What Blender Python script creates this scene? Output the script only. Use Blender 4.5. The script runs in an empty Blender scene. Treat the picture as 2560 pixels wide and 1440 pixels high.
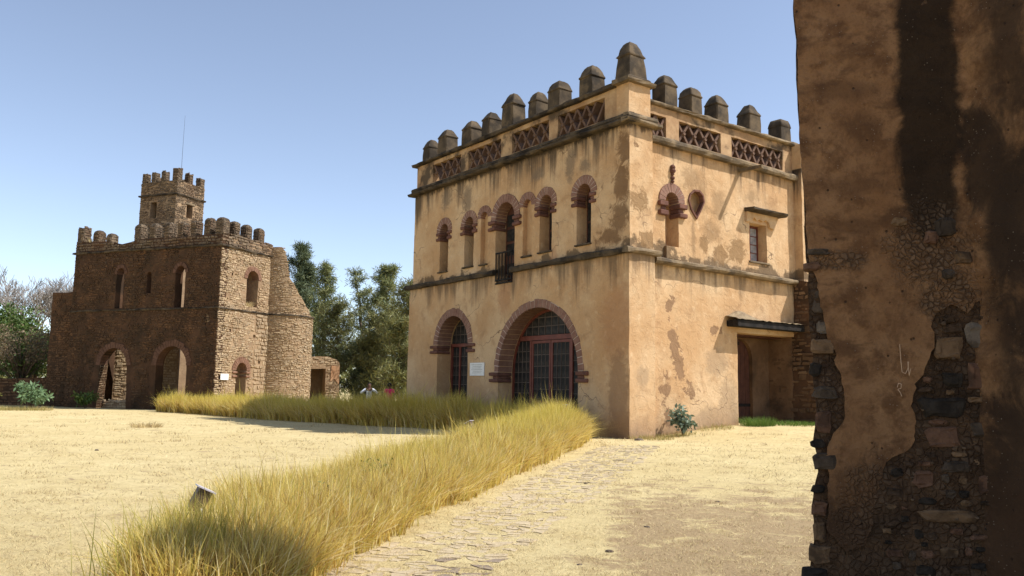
import bpy, bmesh, math, random
import numpy as np
from mathutils import Vector, Matrix, noise
from mathutils.geometry import delaunay_2d_cdt

random.seed(11)
rng = np.random.default_rng(11)
RAD = math.radians
sc = bpy.context.scene
COL = sc.collection

# ------------------------------------------------------------------ camera
PITCH, ROLL, EYE = RAD(6.952), RAD(0.891), 1.5
fwd = Vector((0, math.cos(PITCH), math.sin(PITCH)))
up0 = Vector((1, 0, 0)).cross(fwd)
rgt = Vector((1, 0, 0)) * math.cos(ROLL) + up0 * math.sin(ROLL)
upv = up0 * math.cos(ROLL) - Vector((1, 0, 0)) * math.sin(ROLL)
cam_d = bpy.data.cameras.new('camera')
cam_d.sensor_width = 36.0
cam_d.sensor_fit = 'HORIZONTAL'
cam_d.lens = 36.0 * 2095.1 / 2560.0
cam_d.clip_start = 0.05
cam_d.clip_end = 5000
cam = bpy.data.objects.new('camera', cam_d)
cm = Matrix((rgt, upv, -fwd)).transposed().to_4x4()
cm.translation = Vector((0, 0, EYE))
cam.matrix_world = cm
COL.objects.link(cam)
sc.camera = cam

# ------------------------------------------------------------------ sky and sun
SUN_AZ, SUN_EL = RAD(95.0), RAD(51.0)
world = bpy.data.worlds.new('World')
sc.world = world
world.use_nodes = True
wt = world.node_tree
wt.nodes.clear()
sky = wt.nodes.new('ShaderNodeTexSky')
sky.sky_type = 'NISHITA'
sky.sun_disc = False
sky.sun_elevation = SUN_EL
sky.sun_rotation = SUN_AZ
sky.altitude = 2100
sky.air_density = 1.0
sky.dust_density = 1.6
sky.ozone_density = 1.2
bg = wt.nodes.new('ShaderNodeBackground')
bg.inputs['Strength'].default_value = 0.142
wo = wt.nodes.new('ShaderNodeOutputWorld')
hsv = wt.nodes.new('ShaderNodeHueSaturation')
hsv.inputs['Saturation'].default_value = 0.80
hsv.inputs['Value'].default_value = 1.12
wt.links.new(sky.outputs[0], hsv.inputs['Color'])
wt.links.new(hsv.outputs[0], bg.inputs['Color'])
wt.links.new(bg.outputs[0], wo.inputs['Surface'])

to_sun = Vector((math.sin(SUN_AZ) * math.cos(SUN_EL), math.cos(SUN_AZ) * math.cos(SUN_EL), math.sin(SUN_EL)))
sun_d = bpy.data.lights.new('sun', 'SUN')
sun_d.energy = 5.0
sun_d.angle = RAD(0.53)
sun_d.color = (1.0, 0.98, 0.94)
sun = bpy.data.objects.new('sun', sun_d)
sun.rotation_euler = to_sun.to_track_quat('Z', 'Y').to_euler()
sun.location = (40, -10, 60)
COL.objects.link(sun)

vs = sc.view_settings
vs.view_transform = 'Standard'
vs.look = 'None'
vs.gamma = 1.0
vs.use_curve_mapping = False
vs.exposure = 0.42

# ------------------------------------------------------------------ helpers: objects
def tag(o, label=None, cat=None, group=None, kind=None):
    if label: o['label'] = label
    if cat: o['category'] = cat
    if group: o['group'] = group
    if kind: o['kind'] = kind
    return o

def empty(name, loc=(0, 0, 0), rz=0.0):
    o = bpy.data.objects.new(name, None)
    o.empty_display_size = 0.3
    o.location = loc
    o.rotation_euler = (0, 0, rz)
    COL.objects.link(o)
    return o

def link_mesh(name, me, parent=None):
    o = bpy.data.objects.new(name, me)
    COL.objects.link(o)
    if parent is not None:
        o.parent = parent
    return o

class MB:
    """collects verts and faces (with material index) for one mesh"""
    def __init__(self):
        self.v, self.f, self.m = [], [], []
    def add(self, vs_, fs_, mi=0):
        b = len(self.v)
        self.v.extend([tuple(p) for p in vs_])
        for f in fs_:
            self.f.append(tuple(i + b for i in f)); self.m.append(mi)
        return self
    def box(self, x0, x1, y0, y1, z0, z1, mi=0):
        vs_ = [(x0, y0, z0), (x1, y0, z0), (x1, y1, z0), (x0, y1, z0), (x0, y0, z1), (x1, y0, z1), (x1, y1, z1), (x0, y1, z1)]
        return self.add(vs_, BOXF, mi)
    def loft(self, rings, mi=0, cap=True):
        n = len(rings[0]); b = []
        for r_ in rings: b.extend(r_)
        fs = []
        for k in range(len(rings) - 1):
            for i in range(n):
                j = (i + 1) % n
                fs.append((k * n + i, k * n + j, (k + 1) * n + j, (k + 1) * n + i))
        if cap:
            fs.append(tuple(range(n - 1, -1, -1)))
            fs.append(tuple(range((len(rings) - 1) * n, len(rings) * n)))
        return self.add(b, fs, mi)
    def tube(self, pts, rad, n=6, mi=0):
        pts = [Vector(p) for p in pts]
        rings = []
        for k, p in enumerate(pts):
            d = (pts[min(k + 1, len(pts) - 1)] - pts[max(k - 1, 0)])
            if d.length < 1e-6: d = Vector((0, 0, 1))
            d.normalize()
            a = d.cross(Vector((0.3, 0.9, 0.2)))
            if a.length < 1e-3: a = d.cross(Vector((1, 0, 0)))
            a.normalize(); b = d.cross(a)
            r_ = rad[k] if hasattr(rad, '__len__') else rad
            rings.append([p + (a * math.cos(t) + b * math.sin(t)) * r_ for t in [2 * math.pi * i / n for i in range(n)]])
        return self.loft(rings, mi)
    def build(self, name, mats, parent=None, smooth=False, bevel=0.0):
        me = bpy.data.meshes.new(name)
        me.from_pydata(self.v, [], self.f)
        if not isinstance(mats, (list, tuple)): mats = [mats]
        for m_ in mats: me.materials.append(m_)
        if any(self.m):
            me.polygons.foreach_set('material_index', self.m)
        if smooth:
            me.polygons.foreach_set('use_smooth', [True] * len(me.polygons))
        if bevel > 0:
            bm = bmesh.new(); bm.from_mesh(me)
            bmesh.ops.bevel(bm, geom=list(bm.edges), offset=bevel, segments=1, affect='EDGES', clamp_overlap=True)
            bm.to_mesh(me); bm.free()
        me.update()
        return link_mesh(name, me, parent)

BOXF = [(0, 3, 2, 1), (4, 5, 6, 7), (0, 1, 5, 4), (1, 2, 6, 5), (2, 3, 7, 6), (3, 0, 4, 7)]

def nz(x, y, z, s=1.0, seed=0.0):
    return noise.noise(Vector((x * s + seed, y * s - seed * 0.7, z * s + seed * 1.3)))

def in_poly(px, pz, poly):
    px = np.asarray(px); pz = np.asarray(pz)
    ins = np.zeros(px.shape, bool)
    n = len(poly); j = n - 1
    for i in range(n):
        xi, zi = poly[i]; xj, zj = poly[j]
        c = ((zi > pz) != (zj > pz)) & (px < (xj - xi) * (pz - zi) / ((zj - zi) or 1e-12) + xi)
        ins ^= c
        j = i
    return ins

def densify(poly, step):
    out = []
    for i in range(len(poly)):
        a = poly[i]; b = poly[(i + 1) % len(poly)]
        L = math.hypot(b[0] - a[0], b[1] - a[1])
        n = max(1, int(round(L / step)))
        for k in range(n):
            t = k / n
            out.append((a[0] + (b[0] - a[0]) * t, a[1] + (b[1] - a[1]) * t))
    return out

def arch_hole(c, hw, spring, bottom, rise=None, n=16, point=0.0, bot_hw=None):
    """opening polygon: straight jambs and an arched head"""
    rise = rise or hw
    bh = bot_hw or hw
    pts = [(c - bh, bottom), (c - hw, spring)]
    for k in range(1, n):
        t = math.pi * (1 - k / n)
        z = math.sin(t)
        if point: z = z + point * (1 - abs(math.cos(t))) ** 2 * 0.5
        pts.append((c + hw * math.cos(t), spring + rise * z))
    pts += [(c + hw, spring), (c + bh, bottom)]
    return pts[::-1]

def wall_mb(outline, holes, P, depth, grid=0.3, relief=0.012, rscale=0.9, seed=0.0, hole_depth=None, mi=0, edge=0.014):
    """solid wall with real openings; P(s, z, d) maps wall coordinates to local space, d = depth inward"""
    loops = [densify(outline, grid)] + [densify(h, grid) for h in holes]
    pts, edges = [], []
    for lp in loops:
        b = len(pts); n = len(lp)
        pts += lp
        edges += [(b + i, b + (i + 1) % n) for i in range(n)]
    B = np.array(pts)
    s0, z0 = B.min(0); s1, z1 = B.max(0)
    gs = np.arange(s0 + grid / 2, s1, grid); gz_ = np.arange(z0 + grid / 2, z1, grid)
    G = np.array([(a, c) for c in gz_ for a in gs]) if len(gs) and len(gz_) else np.zeros((0, 2))
    if len(G):
        r_ = np.random.default_rng(int(abs(seed) * 10) + 3)
        G = G + r_.uniform(-0.22, 0.22, G.shape) * grid
        keep = in_poly(G[:, 0], G[:, 1], outline)
        for h in holes: keep &= ~in_poly(G[:, 0], G[:, 1], h)
        d2 = ((G[:, None, :] - B[None, :, :]) ** 2).sum(2).min(1)
        keep &= d2 > (0.42 * grid) ** 2
        G = G[keep]
        pts = pts + [tuple(p) for p in G]
    vo, eo, fo, ov, oe, of = delaunay_2d_cdt([Vector((p[0], p[1])) for p in pts], edges, [], 0, 1e-5)
    V2 = np.array([(v.x, v.y) for v in vo])
    F = np.array([list(f) for f in fo if len(f) == 3])
    cen = V2[F].mean(1)
    keep = in_poly(cen[:, 0], cen[:, 1], outline)
    for h in holes: keep &= ~in_poly(cen[:, 0], cen[:, 1], h)
    F = F[keep]
    mb = MB()
    nV = len(V2)
    front = [P(a + edge * (nz(a, c, 21, 2.3, seed) + 0.6 * nz(a, c, 25, 8.0, seed)), c + edge * 0.6 * nz(a, c, 29, 3.0, seed), -relief * (nz(a, c, 0, rscale, seed) + 0.5 * nz(a, c, 3.3, rscale * 3.1, seed) + 0.35 * nz(a, c, 9.3, rscale * 9, seed))) for a, c in V2]
    back = [P(a, c, depth) for a, c in V2]
    fs = [tuple(t) for t in F] + [tuple(int(i) + nV for i in t[::-1]) for t in F]
    cnt = {}
    for t in F:
        for i in range(3):
            e = (int(t[i]), int(t[(i + 1) % 3]))
            if (e[1], e[0]) in cnt: del cnt[(e[1], e[0])]
            else: cnt[e] = 1
    for a, b in cnt:
        fs.append((b, a, a + nV, b + nV))
    mb.add(front + back, fs, mi)
    return mb

def ledge(name, a, b, out, z0, z1, proj, mat, parent, inset=0.05, jit=0.012, step=0.3, z0b=None, z1b=None, seed=1.0):
    """a worn projecting course from a to b (xy), 'out' unit vector (xy)"""
    a = Vector((a[0], a[1], 0)); b = Vector((b[0], b[1], 0)); o = Vector((out[0], out[1], 0))
    z0b = z0 if z0b is None else z0b; z1b = z1 if z1b is None else z1b
    n = max(2, int((b - a).length / step))
    rings = []
    for k in range(n + 1):
        t = k / n
        p = a.lerp(b, t); q0 = z0 + (z0b - z0) * t; q1 = z1 + (z1b - z1) * t
        j = lambda s_: jit * nz(p.x * 1.0, p.y * 1.0, s_ * 7.7, 2.1, seed + s_) * 2
        h = q1 - q0
        prof = [(-inset, q0), (proj * 0.8 + j(1), q0 + j(2)), (proj + j(3), q0 + h * 0.35 + j(4)), (proj + j(5), q0 + h * 0.75 + j(6)), (proj * 0.75 + j(7), q1 + j(8)), (-inset, q1 + 0.02)]
        rings.append([p + o * d + Vector((0, 0, z)) for d, z in prof])
    return MB().loft(rings).build(name, mat, parent)

def wedge_ring(parent, c, r0, r1, spring, n, P, d0, d1, mat, name='voussoir', a0=0.0, a1=math.pi, gap=0.012, rise=1.0, jit=0.01, sub=2):
    """arch stones, each a mesh of its own"""
    for k in range(n):
        t0 = a0 + (a1 - a0) * k / n + gap / r1; t1 = a0 + (a1 - a0) * (k + 1) / n - gap / r1
        ro = r1 * (1 + random.uniform(-jit, jit) * 1.2); dd = d0 + random.uniform(-0.008, 0.008)
        vs_ = []
        for i in range(sub + 1):
            t = t0 + (t1 - t0) * i / sub
            for rr in (r0, ro):
                for d in (dd, d1):
                    vs_.append(P(c + rr * math.cos(t), spring + rr * rise * math.sin(t), d))
        fs = [(0, 1, 3, 2), (4 * sub, 4 * sub + 2, 4 * sub + 3, 4 * sub + 1)]
        for i in range(sub):
            q = 4 * i
            fs += [(q, q + 2, q + 6, q + 4), (q + 2, q + 3, q + 7, q + 6), (q + 3, q + 1, q + 5, q + 7), (q + 1, q, q + 4, q + 5)]
        MB().add(vs_, fs).build(name, mat, parent)

def stone8(s, z, w, h, P, prot, jit, back=0.03):
    """one roughly dressed stone: a frustum with uneven corners"""
    u = random.uniform
    ins = min(w, h) * u(0.10, 0.22)
    base = [(s, z), (s + w, z), (s + w, z + h), (s, z + h)]
    base = [(a + u(-jit, jit) * w * 0.5, b + u(-jit, jit) * h * 0.6) for a, b in base]
    cx = s + w / 2; cz = z + h / 2
    fr = []
    for a, b in base:
        fr.append((a + (ins if a < cx else -ins) * u(0.5, 1.5), b + (ins if b < cz else -ins) * u(0.5, 1.5)))
    vs_ = [P(a, b, back) for a, b in base] + [P(a, b, -prot * u(0.6, 1.3)) for a, b in fr]
    return vs_

STF = [(4, 5, 6, 7), (0, 1, 5, 4), (1, 2, 6, 5), (2, 3, 7, 6), (3, 0, 4, 7)]

def rubble(P, s0, s1, z0, z1, holes=(), rowh=(0.09, 0.18), w=(0.14, 0.42), prot=(0.015, 0.06), jit=0.22, top=None, skip=0.05, wave=0.05, seed=0.0):
    out = []
    z = z0
    u = random.uniform
    cand = []
    while z < z1:
        h = u(*rowh)
        s = s0 + u(-0.1, 0.05)
        while s < s1 - 0.05:
            ww = u(*w) * (0.6 if random.random() < 0.25 else 1.0)
            ww = min(ww, s1 - s)
            zz = z + wave * nz(s, z, 0.0, 0.5, seed) + u(-0.02, 0.02)
            hh = h * u(0.8, 1.05)
            if random.random() > skip and ww > 0.05:
                cand.append((max(s, s0), zz, ww, hh))
            s += ww + u(0.005, 0.03)
        z += h + u(0.004, 0.02)
    if not cand: return out
    C = np.array(cand)
    bad = np.zeros(len(C), bool)
    for h in holes:
        for fx, fz in ((0.5, 0.5), (0.03, 0.1), (0.97, 0.1), (0.03, 0.95), (0.97, 0.95)):
            bad |= in_poly(C[:, 0] + C[:, 2] * fx, C[:, 1] + C[:, 3] * fz, h)
    for (s, zz, ww, hh), b in zip(cand, bad):
        if b: continue
        if top is not None and zz + hh > top(s + ww / 2): continue
        out.append((ww * hh, stone8(s, zz, ww, hh, P, u(*prot), jit)))
    return out

def build_stones(parent, lst, n_parts, mat, name='stone', stuff='rubble_stones'):
    lst = sorted(lst, key=lambda t: -t[0])
    for a, v in lst[:n_parts]:
        MB().add(v, STF).build(name, mat, parent)
    mb = MB()
    for a, v in lst[n_parts:]:
        mb.add(v, STF)
    if mb.v:
        o = mb.build(stuff, mat, parent)
        o['kind'] = 'stuff'

# ------------------------------------------------------------------ helpers: materials
class NT:
    def __init__(self, name):
        self.mat = bpy.data.materials.new(name)
        self.mat.use_nodes = True
        self.t = self.mat.node_tree
        self.t.nodes.clear()
    def n(self, typ, ins=None, **props):
        nd = self.t.nodes.new(typ)
        for k, v in props.items(): setattr(nd, k, v)
        for k, v in (ins or {}).items():
            s = nd.inputs[k]
            if isinstance(v, bpy.types.NodeSocket): self.t.links.new(v, s)
            else:
                if hasattr(s.default_value, '__len__') and len(s.default_value) == 4 and len(v) == 3: v = (*v, 1.0)
                s.default_value = v
        return nd
    def obj(self): return self.n('ShaderNodeTexCoord').outputs['Object']
    def sep(self, v): return self.n('ShaderNodeSeparateXYZ', {0: v}).outputs
    def map(self, v, scale=(1, 1, 1), loc=(0, 0, 0)):
        return self.n('ShaderNodeMapping', {'Vector': v, 'Scale': scale, 'Location': loc}).outputs[0]
    def noise(self, v, scale=1.0, detail=5.0, rough=0.55, dist=0.0):
        return self.n('ShaderNodeTexNoise', {'Vector': v, 'Scale': scale, 'Detail': detail, 'Roughness': rough, 'Distortion': dist}).outputs[0]
    def voro(self, v, scale=1.0, feature='F1', out='Distance', rnd=1.0):
        return self.n('ShaderNodeTexVoronoi', {'Vector': v, 'Scale': scale, 'Randomness': rnd}, feature=feature).outputs[out]
    def m(self, op, a, b=0.0, c=0.0, clamp=False):
        return self.n('ShaderNodeMath', {0: a, 1: b, 2: c}, operation=op, use_clamp=clamp).outputs[0]
    def ss(self, v, a, b, lo=0.0, hi=1.0):
        return self.n('ShaderNodeMapRange', {'Value': v, 'From Min': a, 'From Max': b, 'To Min': lo, 'To Max': hi}, interpolation_type='SMOOTHSTEP').outputs[0]
    def lin(self, v, a, b, lo=0.0, hi=1.0):
        return self.n('ShaderNodeMapRange', {'Value': v, 'From Min': a, 'From Max': b, 'To Min': lo, 'To Max': hi}).outputs[0]
    def mix(self, f, a, b, blend='MIX'):
        nd = self.n('ShaderNodeMix', data_type='RGBA', blend_type=blend)
        for idx, v in ((0, f), (6, a), (7, b)):
            s = nd.inputs[idx]
            if isinstance(v, bpy.types.NodeSocket): self.t.links.new(v, s)
            else: s.default_value = (*v, 1.0) if hasattr(v, '__len__') and len(v) == 3 else v
        return nd.outputs[2]
    def ramp(self, f, stops):
        nd = self.n('ShaderNodeValToRGB', {0: f})
        cr = nd.color_ramp
        while len(cr.elements) < len(stops): cr.elements.new(0.5)
        for e, (p, c) in zip(cr.elements, stops):
            e.position = p; e.color = (*c, 1.0) if len(c) == 3 else c
        return nd.outputs[0]
    def island(self): return self.n('ShaderNodeNewGeometry').outputs['Random Per Island']
    def rnd(self): return self.n('ShaderNodeObjectInfo').outputs['Random']
    def bump(self, h, strength=0.5, dist=0.02, normal=None):
        ins = {'Height': h, 'Strength': strength, 'Distance': dist}
        if normal is not None: ins['Normal'] = normal
        return self.n('ShaderNodeBump', ins).outputs[0]
    def out(self, color, rough=0.9, normal=None, spec=0.2, metal=0.0, transl=0.0, extra=None):
        ins = {'Base Color': color, 'Roughness': rough, 'Specular IOR Level': spec, 'Metallic': metal}
        if normal is not None: ins['Normal'] = normal
        if extra: ins.update(extra)
        p = self.n('ShaderNodeBsdfPrincipled', ins)
        sh = p.outputs[0]
        if transl > 0:
            tr = self.n('ShaderNodeBsdfTranslucent', {'Color': color})
            sh = self.n('ShaderNodeMixShader', {0: transl, 1: sh, 2: tr.outputs[0]}).outputs[0]
        o = self.n('ShaderNodeOutputMaterial')
        self.t.links.new(sh, o.inputs['Surface'])
        return self.mat
    def blobs(self, u, z, lst, nfac, k=0.9):
        """irregular stains at (u, z, ru, rz); returns 0..1"""
        acc = None
        for cu, cz, ru, rz in lst:
            a = self.m('DIVIDE', self.m('SUBTRACT', u, cu), ru)
            b = self.m('DIVIDE', self.m('SUBTRACT', z, cz), rz)
            d = self.m('SQRT', self.m('ADD', self.m('MULTIPLY', a, a), self.m('MULTIPLY', b, b)))
            acc = d if acc is None else self.m('MINIMUM', acc, d)
        d = self.m('ADD', acc, self.m('MULTIPLY', self.m('SUBTRACT', nfac, 0.5), k * 3.0))
        return d
# ------------------------------------------------------------------ materials
def m_plaster(name, side):
    """ochre lime plaster with mould streaks, patches and washed areas; side picks the wall coordinate"""
    t = NT(name)
    o = t.obj(); x, y, z = t.sep(o)
    u = y if side == 'left' else x
    big = t.noise(o, 0.45, 4, 0.6)
    mid = t.noise(o, 1.7, 8, 0.65, 0.4)
    fine = t.noise(o, 14.0, 6, 0.7)
    c = t.mix(t.ss(big, 0.35, 0.68), (0.50, 0.304, 0.152), (0.61, 0.424, 0.246))
    c = t.mix(t.m('MULTIPLY', t.ss(mid, 0.50, 0.72), 0.55), c, (0.33, 0.19, 0.095))
    c = t.mix(t.m('MULTIPLY', t.ss(t.noise(o, 3.2, 7, 0.6), 0.56, 0.7), 0.45), c, (0.70, 0.50, 0.30))
    c = t.mix(t.ss(fine, 0.3, 0.75, 0.0, 0.22), c, (0.30, 0.18, 0.09))
    # mould runs below the ledges: long irregular vertical tongues
    st = t.noise(t.map(o, (1.15, 1.15, 0.10)), 1.6, 6, 0.62)
    st2 = t.noise(t.map(o, (5.0, 5.0, 0.30), (3, 1, 0)), 1.0, 5, 0.6)
    run = t.m('ADD', t.m('ADD', t.m('MULTIPLY', st, 0.62), t.m('MULTIPLY', st2, 0.30)), t.m('MULTIPLY', t.noise(t.map(o, (1, 1, 0.3)), 0.55, 3), 0.32))
    for zc, ln, amt in ((10.55, 3.0, 0.9), (6.1, 2.2, 0.7)):
        below = t.lin(z, zc - ln, zc, 0.0, 1.0)
        above = t.ss(z, zc, zc + 0.05, 1.0, 0.0)
        k = t.m('MULTIPLY', t.ss(t.m('ADD', run, t.m('MULTIPLY', below, 0.36)), 0.84, 1.02), above)
        k = t.m('MULTIPLY', k, t.ss(z, zc - ln, zc - ln * 0.6))
        c = t.mix(t.m('MULTIPLY', k, amt), c, (0.085, 0.06, 0.040))
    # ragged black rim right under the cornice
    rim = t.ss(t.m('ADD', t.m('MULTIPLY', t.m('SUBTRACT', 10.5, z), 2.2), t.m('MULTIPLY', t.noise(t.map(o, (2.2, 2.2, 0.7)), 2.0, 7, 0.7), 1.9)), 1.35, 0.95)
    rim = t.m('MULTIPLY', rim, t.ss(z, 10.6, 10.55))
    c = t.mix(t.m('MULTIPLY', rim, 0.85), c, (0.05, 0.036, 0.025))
    # mould standing on the string course
    mould = t.ss(t.m('ADD', t.noise(o, 1.3, 7, 0.65), t.lin(z, 6.2, 7.1, 0.26, -0.2)), 0.62, 0.72)
    mould = t.m('MULTIPLY', mould, t.ss(z, 6.0, 6.12))
    c = t.mix(t.m('MULTIPLY', mould, 0.8), c, (0.10, 0.066, 0.038))
    # fallen plaster and stains with a place of their own
    nb = t.noise(o, 3.0, 11, 0.76, 0.7)
    if side == 'left':
        d = t.blobs(u, z, [(0.55, 7.3, 0.6, 0.75), (0.45, 8.5, 0.5, 1.0), (1.0, 6.75, 0.9, 0.4), (0.30, 9.6, 0.45, 0.8)], nb, 0.9)
        c = t.mix(t.ss(d, 1.0, 0.45, 0.0, 0.78), c, (0.15, 0.078, 0.035))
        d = t.blobs(u, z, [(11.6, 9.9, 0.5, 0.6), (9.9, 9.6, 0.5, 0.8), (3.1, 9.8, 0.35, 0.9), (2.3, 9.5, 0.4, 0.3), (5.0, 9.7, 0.5, 0.3)], nb, 0.7)
        c = t.mix(t.ss(d, 1.1, 0.4, 0.0, 0.7), c, (0.17, 0.125, 0.085))
        d = t.blobs(u, z, [(6.95, 5.1, 0.5, 0.75), (0.6, 3.8, 0.9, 1.5), (4.0, 6.35, 0.25, 0.5)], nb, 0.5)
        c = t.mix(t.ss(d, 1.15, 0.5, 0.0, 0.45), c, (0.36, 0.165, 0.075))
        d = t.blobs(u, z, [(0.5, 1.5, 0.5, 1.4), (0.4, 0.2, 0.7, 0.8)], nb, 0.6)
        c = t.mix(t.ss(d, 1.1, 0.7, 0.0, 0.6), c, (0.27, 0.16, 0.09))
    elif side == 'right':
        d = t.blobs(u, z, [(2.55, 3.2, 0.28, 0.75), (2.75, 2.5, 0.35, 0.5), (2.0, 1.6, 0.45, 0.6), (3.4, 1.5, 0.42, 0.35), (2.35, 4.5, 0.22, 0.5), (2.2, 0.7, 0.3, 0.3), (4.8, 3.8, 0.3, 0.2)], t.noise(o, 1.9, 10, 0.7, 0.5), 1.7)
        c = t.mix(t.ss(d, 0.86, 0.70, 0.0, 0.85), c, (0.23, 0.135, 0.075))
        d = t.blobs(u, z, [(5.1, 6.6, 0.55, 0.5), (6.0, 6.8, 0.6, 0.6), (4.2, 6.9, 0.3, 0.4), (1.0, 6.6, 0.6, 0.35), (0.5, 7.9, 0.5, 0.5)], nb, 1.0)
        c = t.mix(t.ss(d, 0.95, 0.6, 0.0, 0.8), c, (0.23, 0.135, 0.062))
        d = t.blobs(u, z, [(3.6, 9.2, 0.8, 0.5), (4.1, 8.7, 0.35, 1.0), (5.0, 8.4, 0.5, 0.7), (3.6, 7.0, 0.12, 0.9), (7.0, 9.1, 0.4, 0.3), (4.6, 7.4, 0.6, 0.5)], nb, 0.8)
        c = t.mix(t.ss(d, 1.2, 0.4, 0.0, 0.6), c, (0.25, 0.16, 0.085))
        d = t.blobs(u, z, [(4.6, 0.6, 1.2, 0.5), (5.4, 1.0, 0.6, 1.3), (4.8, 2.6, 0.7, 0.6), (0.6, 2.0, 0.35, 0.4)], nb, 0.5)
        c = t.mix(t.ss(d, 1.1, 0.6, 0.0, 0.6), c, (0.33, 0.225, 0.135))
    # splash zone at the foot
    foot = t.ss(t.m('ADD', z, t.m('MULTIPLY', mid, 1.6)), 1.75, 0.8)
    c = t.mix(t.m('MULTIPLY', foot, 0.75), c, (0.25, 0.165, 0.105))
    pits = t.ss(t.voro(o, 5.5), 0.10, 0.05)
    c = t.mix(t.m('MULTIPLY', pits, t.ss(t.noise(o, 0.9), 0.5, 0.7)), c, (0.12, 0.07, 0.04))
    crack = t.ss(t.voro(t.n('ShaderNodeVectorMath', {0: o, 1: t.n('ShaderNodeTexNoise', {'Vector': o, 'Scale': 1.5}).outputs[1]}, operation='ADD').outputs[0], 0.55, 'DISTANCE_TO_EDGE'), 0.010, 0.002)
    c = t.mix(t.m('MULTIPLY', crack, t.ss(big, 0.5, 0.62, 0.0, 0.8)), c, (0.13, 0.08, 0.05))
    h = t.m('ADD', t.m('MULTIPLY', mid, 1.4), t.m('MULTIPLY', fine, 0.5))
    h = t.m('ADD', h, t.m('MULTIPLY', t.ss(t.noise(o, 2.3, 9, 0.68, 0.6), 0.5, 0.56), 0.35))
    return t.out(c, 0.92, t.bump(h, 0.55, 0.035), 0.1)

def m_simple(name, c0, c1, scale=3.0, rough=0.9, bump=0.4, dist=0.02, vary=0.0, spec=0.15, dark=None, coord='obj'):
    t = NT(name); o = t.obj()
    a = t.noise(o, scale, 7, 0.62); b = t.noise(o, scale * 6.5, 5, 0.65)
    c = t.mix(t.ss(a, 0.33, 0.68), c0, c1)
    c = t.mix(t.ss(b, 0.45, 0.8, 0.0, 0.35), c, tuple(k * 0.45 for k in c0))
    if dark: c = t.mix(t.ss(t.noise(o, scale * 0.7, 6, 0.6), 0.48, 0.62, 0.0, dark[1]), c, dark[0])
    if vary:
        r_ = t.island()
        c = t.mix(1.0, c, t.ramp(r_, [(0.0, (1 - vary,) * 3), (1.0, (1 + vary * 0.6,) * 3)]), 'MULTIPLY')
    h = t.m('ADD', a, t.m('MULTIPLY', b, 0.5))
    return t.out(c, rough, t.bump(h, bump, dist), spec)

def m_rubble(name, cols, mortar=None, lich=0.35, bscale=22.0, warm=0.55):
    """rubble stones, colour by stone"""
    t = NT(name); o = t.obj(); r_ = t.island()
    n = len(cols)
    c = t.ramp(r_, [(i / (n - 1), cc) for i, cc in enumerate(cols)])
    big = t.noise(o, 0.42, 5, 0.6); mid = t.noise(o, 1.6, 7, 0.65)
    c = t.mix(t.ss(big, 0.40, 0.66, 0.0, warm), c, (0.15, 0.082, 0.045) if warm > 0.5 else (0.46, 0.29, 0.155))
    if warm > 0.5 and lich > 0.9:
        c = t.mix(t.ss(t.noise(o, 0.75, 6, 0.62, 0.5), 0.50, 0.62, 0.0, 0.5), c, (0.21, 0.105, 0.05))
        c = t.mix(t.ss(t.noise(t.map(o, (1, 1, 0.6), (5, 2, 1)), 0.5, 7, 0.65, 0.6), 0.47, 0.60, 0.0, 0.75), c, (0.045, 0.031, 0.02))
    c = t.mix(t.m('MULTIPLY', t.ss(mid, 0.52, 0.68), lich), c, (0.045, 0.031, 0.02))
    f = t.noise(o, bscale, 6, 0.7)
    c = t.mix(t.ss(f, 0.35, 0.75, 0.0, 0.35), c, (0.10, 0.06, 0.035))
    return t.out(c, 0.95, t.bump(f, 0.7, 0.03), 0.08)

M = {}
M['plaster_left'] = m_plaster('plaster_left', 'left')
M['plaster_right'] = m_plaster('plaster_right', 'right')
M['plaster_plain'] = m_plaster('plaster_plain', 'none')
M['ledge'] = m_simple('weathered_ledge_stone', (0.045, 0.034, 0.024), (0.11, 0.08, 0.05), 1.6, 0.95, 0.6, 0.03, dark=((0.018, 0.014, 0.011), 0.8))
M['cap'] = m_simple('lichen_merlon_plaster', (0.062, 0.046, 0.031), (0.135, 0.096, 0.057), 1.9, 0.95, 0.6, 0.03, dark=((0.035, 0.028, 0.021), 0.8))
M['red'] = m_simple('red_tuff', (0.205, 0.108, 0.078), (0.275, 0.16, 0.115), 3.0, 0.9, 0.4, 0.015, vary=0.25)
M['red_dark'] = m_simple('dark_red_tuff', (0.105, 0.05, 0.037), (0.17, 0.082, 0.058), 2.5, 0.9, 0.5, 0.02, vary=0.2)
M['joint'] = m_simple('pale_lime_joint', (0.50, 0.40, 0.33), (0.60, 0.50, 0.42), 5.0)
M['lattice'] = m_simple('lattice_terracotta', (0.115, 0.068, 0.047), (0.175, 0.108, 0.073), 2.5, 0.9, 0.5, 0.02, vary=0.2)
M['wood_red'] = m_simple('red_painted_wood', (0.125, 0.032, 0.021), (0.18, 0.05, 0.03), 4.0, 0.55, 0.25, 0.01, spec=0.35)
M['wood_brown'] = m_simple('dark_door_wood', (0.065, 0.024, 0.014), (0.10, 0.038, 0.022), 4.0, 0.6, 0.3, 0.01, spec=0.3)
M['wood_black'] = m_simple('blackened_timber', (0.010, 0.009, 0.008), (0.03, 0.024, 0.02), 4.0, 0.8, 0.4, 0.02)
M['wood_grey'] = m_simple('grey_bar_paint', (0.085, 0.062, 0.05), (0.13, 0.10, 0.08), 5.0, 0.6, 0.2, 0.01)
M['iron'] = m_simple('iron', (0.03, 0.027, 0.025), (0.06, 0.05, 0.045), 6.0, 0.6, 0.3, 0.01)
M['room_dark'] = m_simple('dim_interior_plaster', (0.16, 0.11, 0.075), (0.22, 0.15, 0.10), 1.5)
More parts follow.
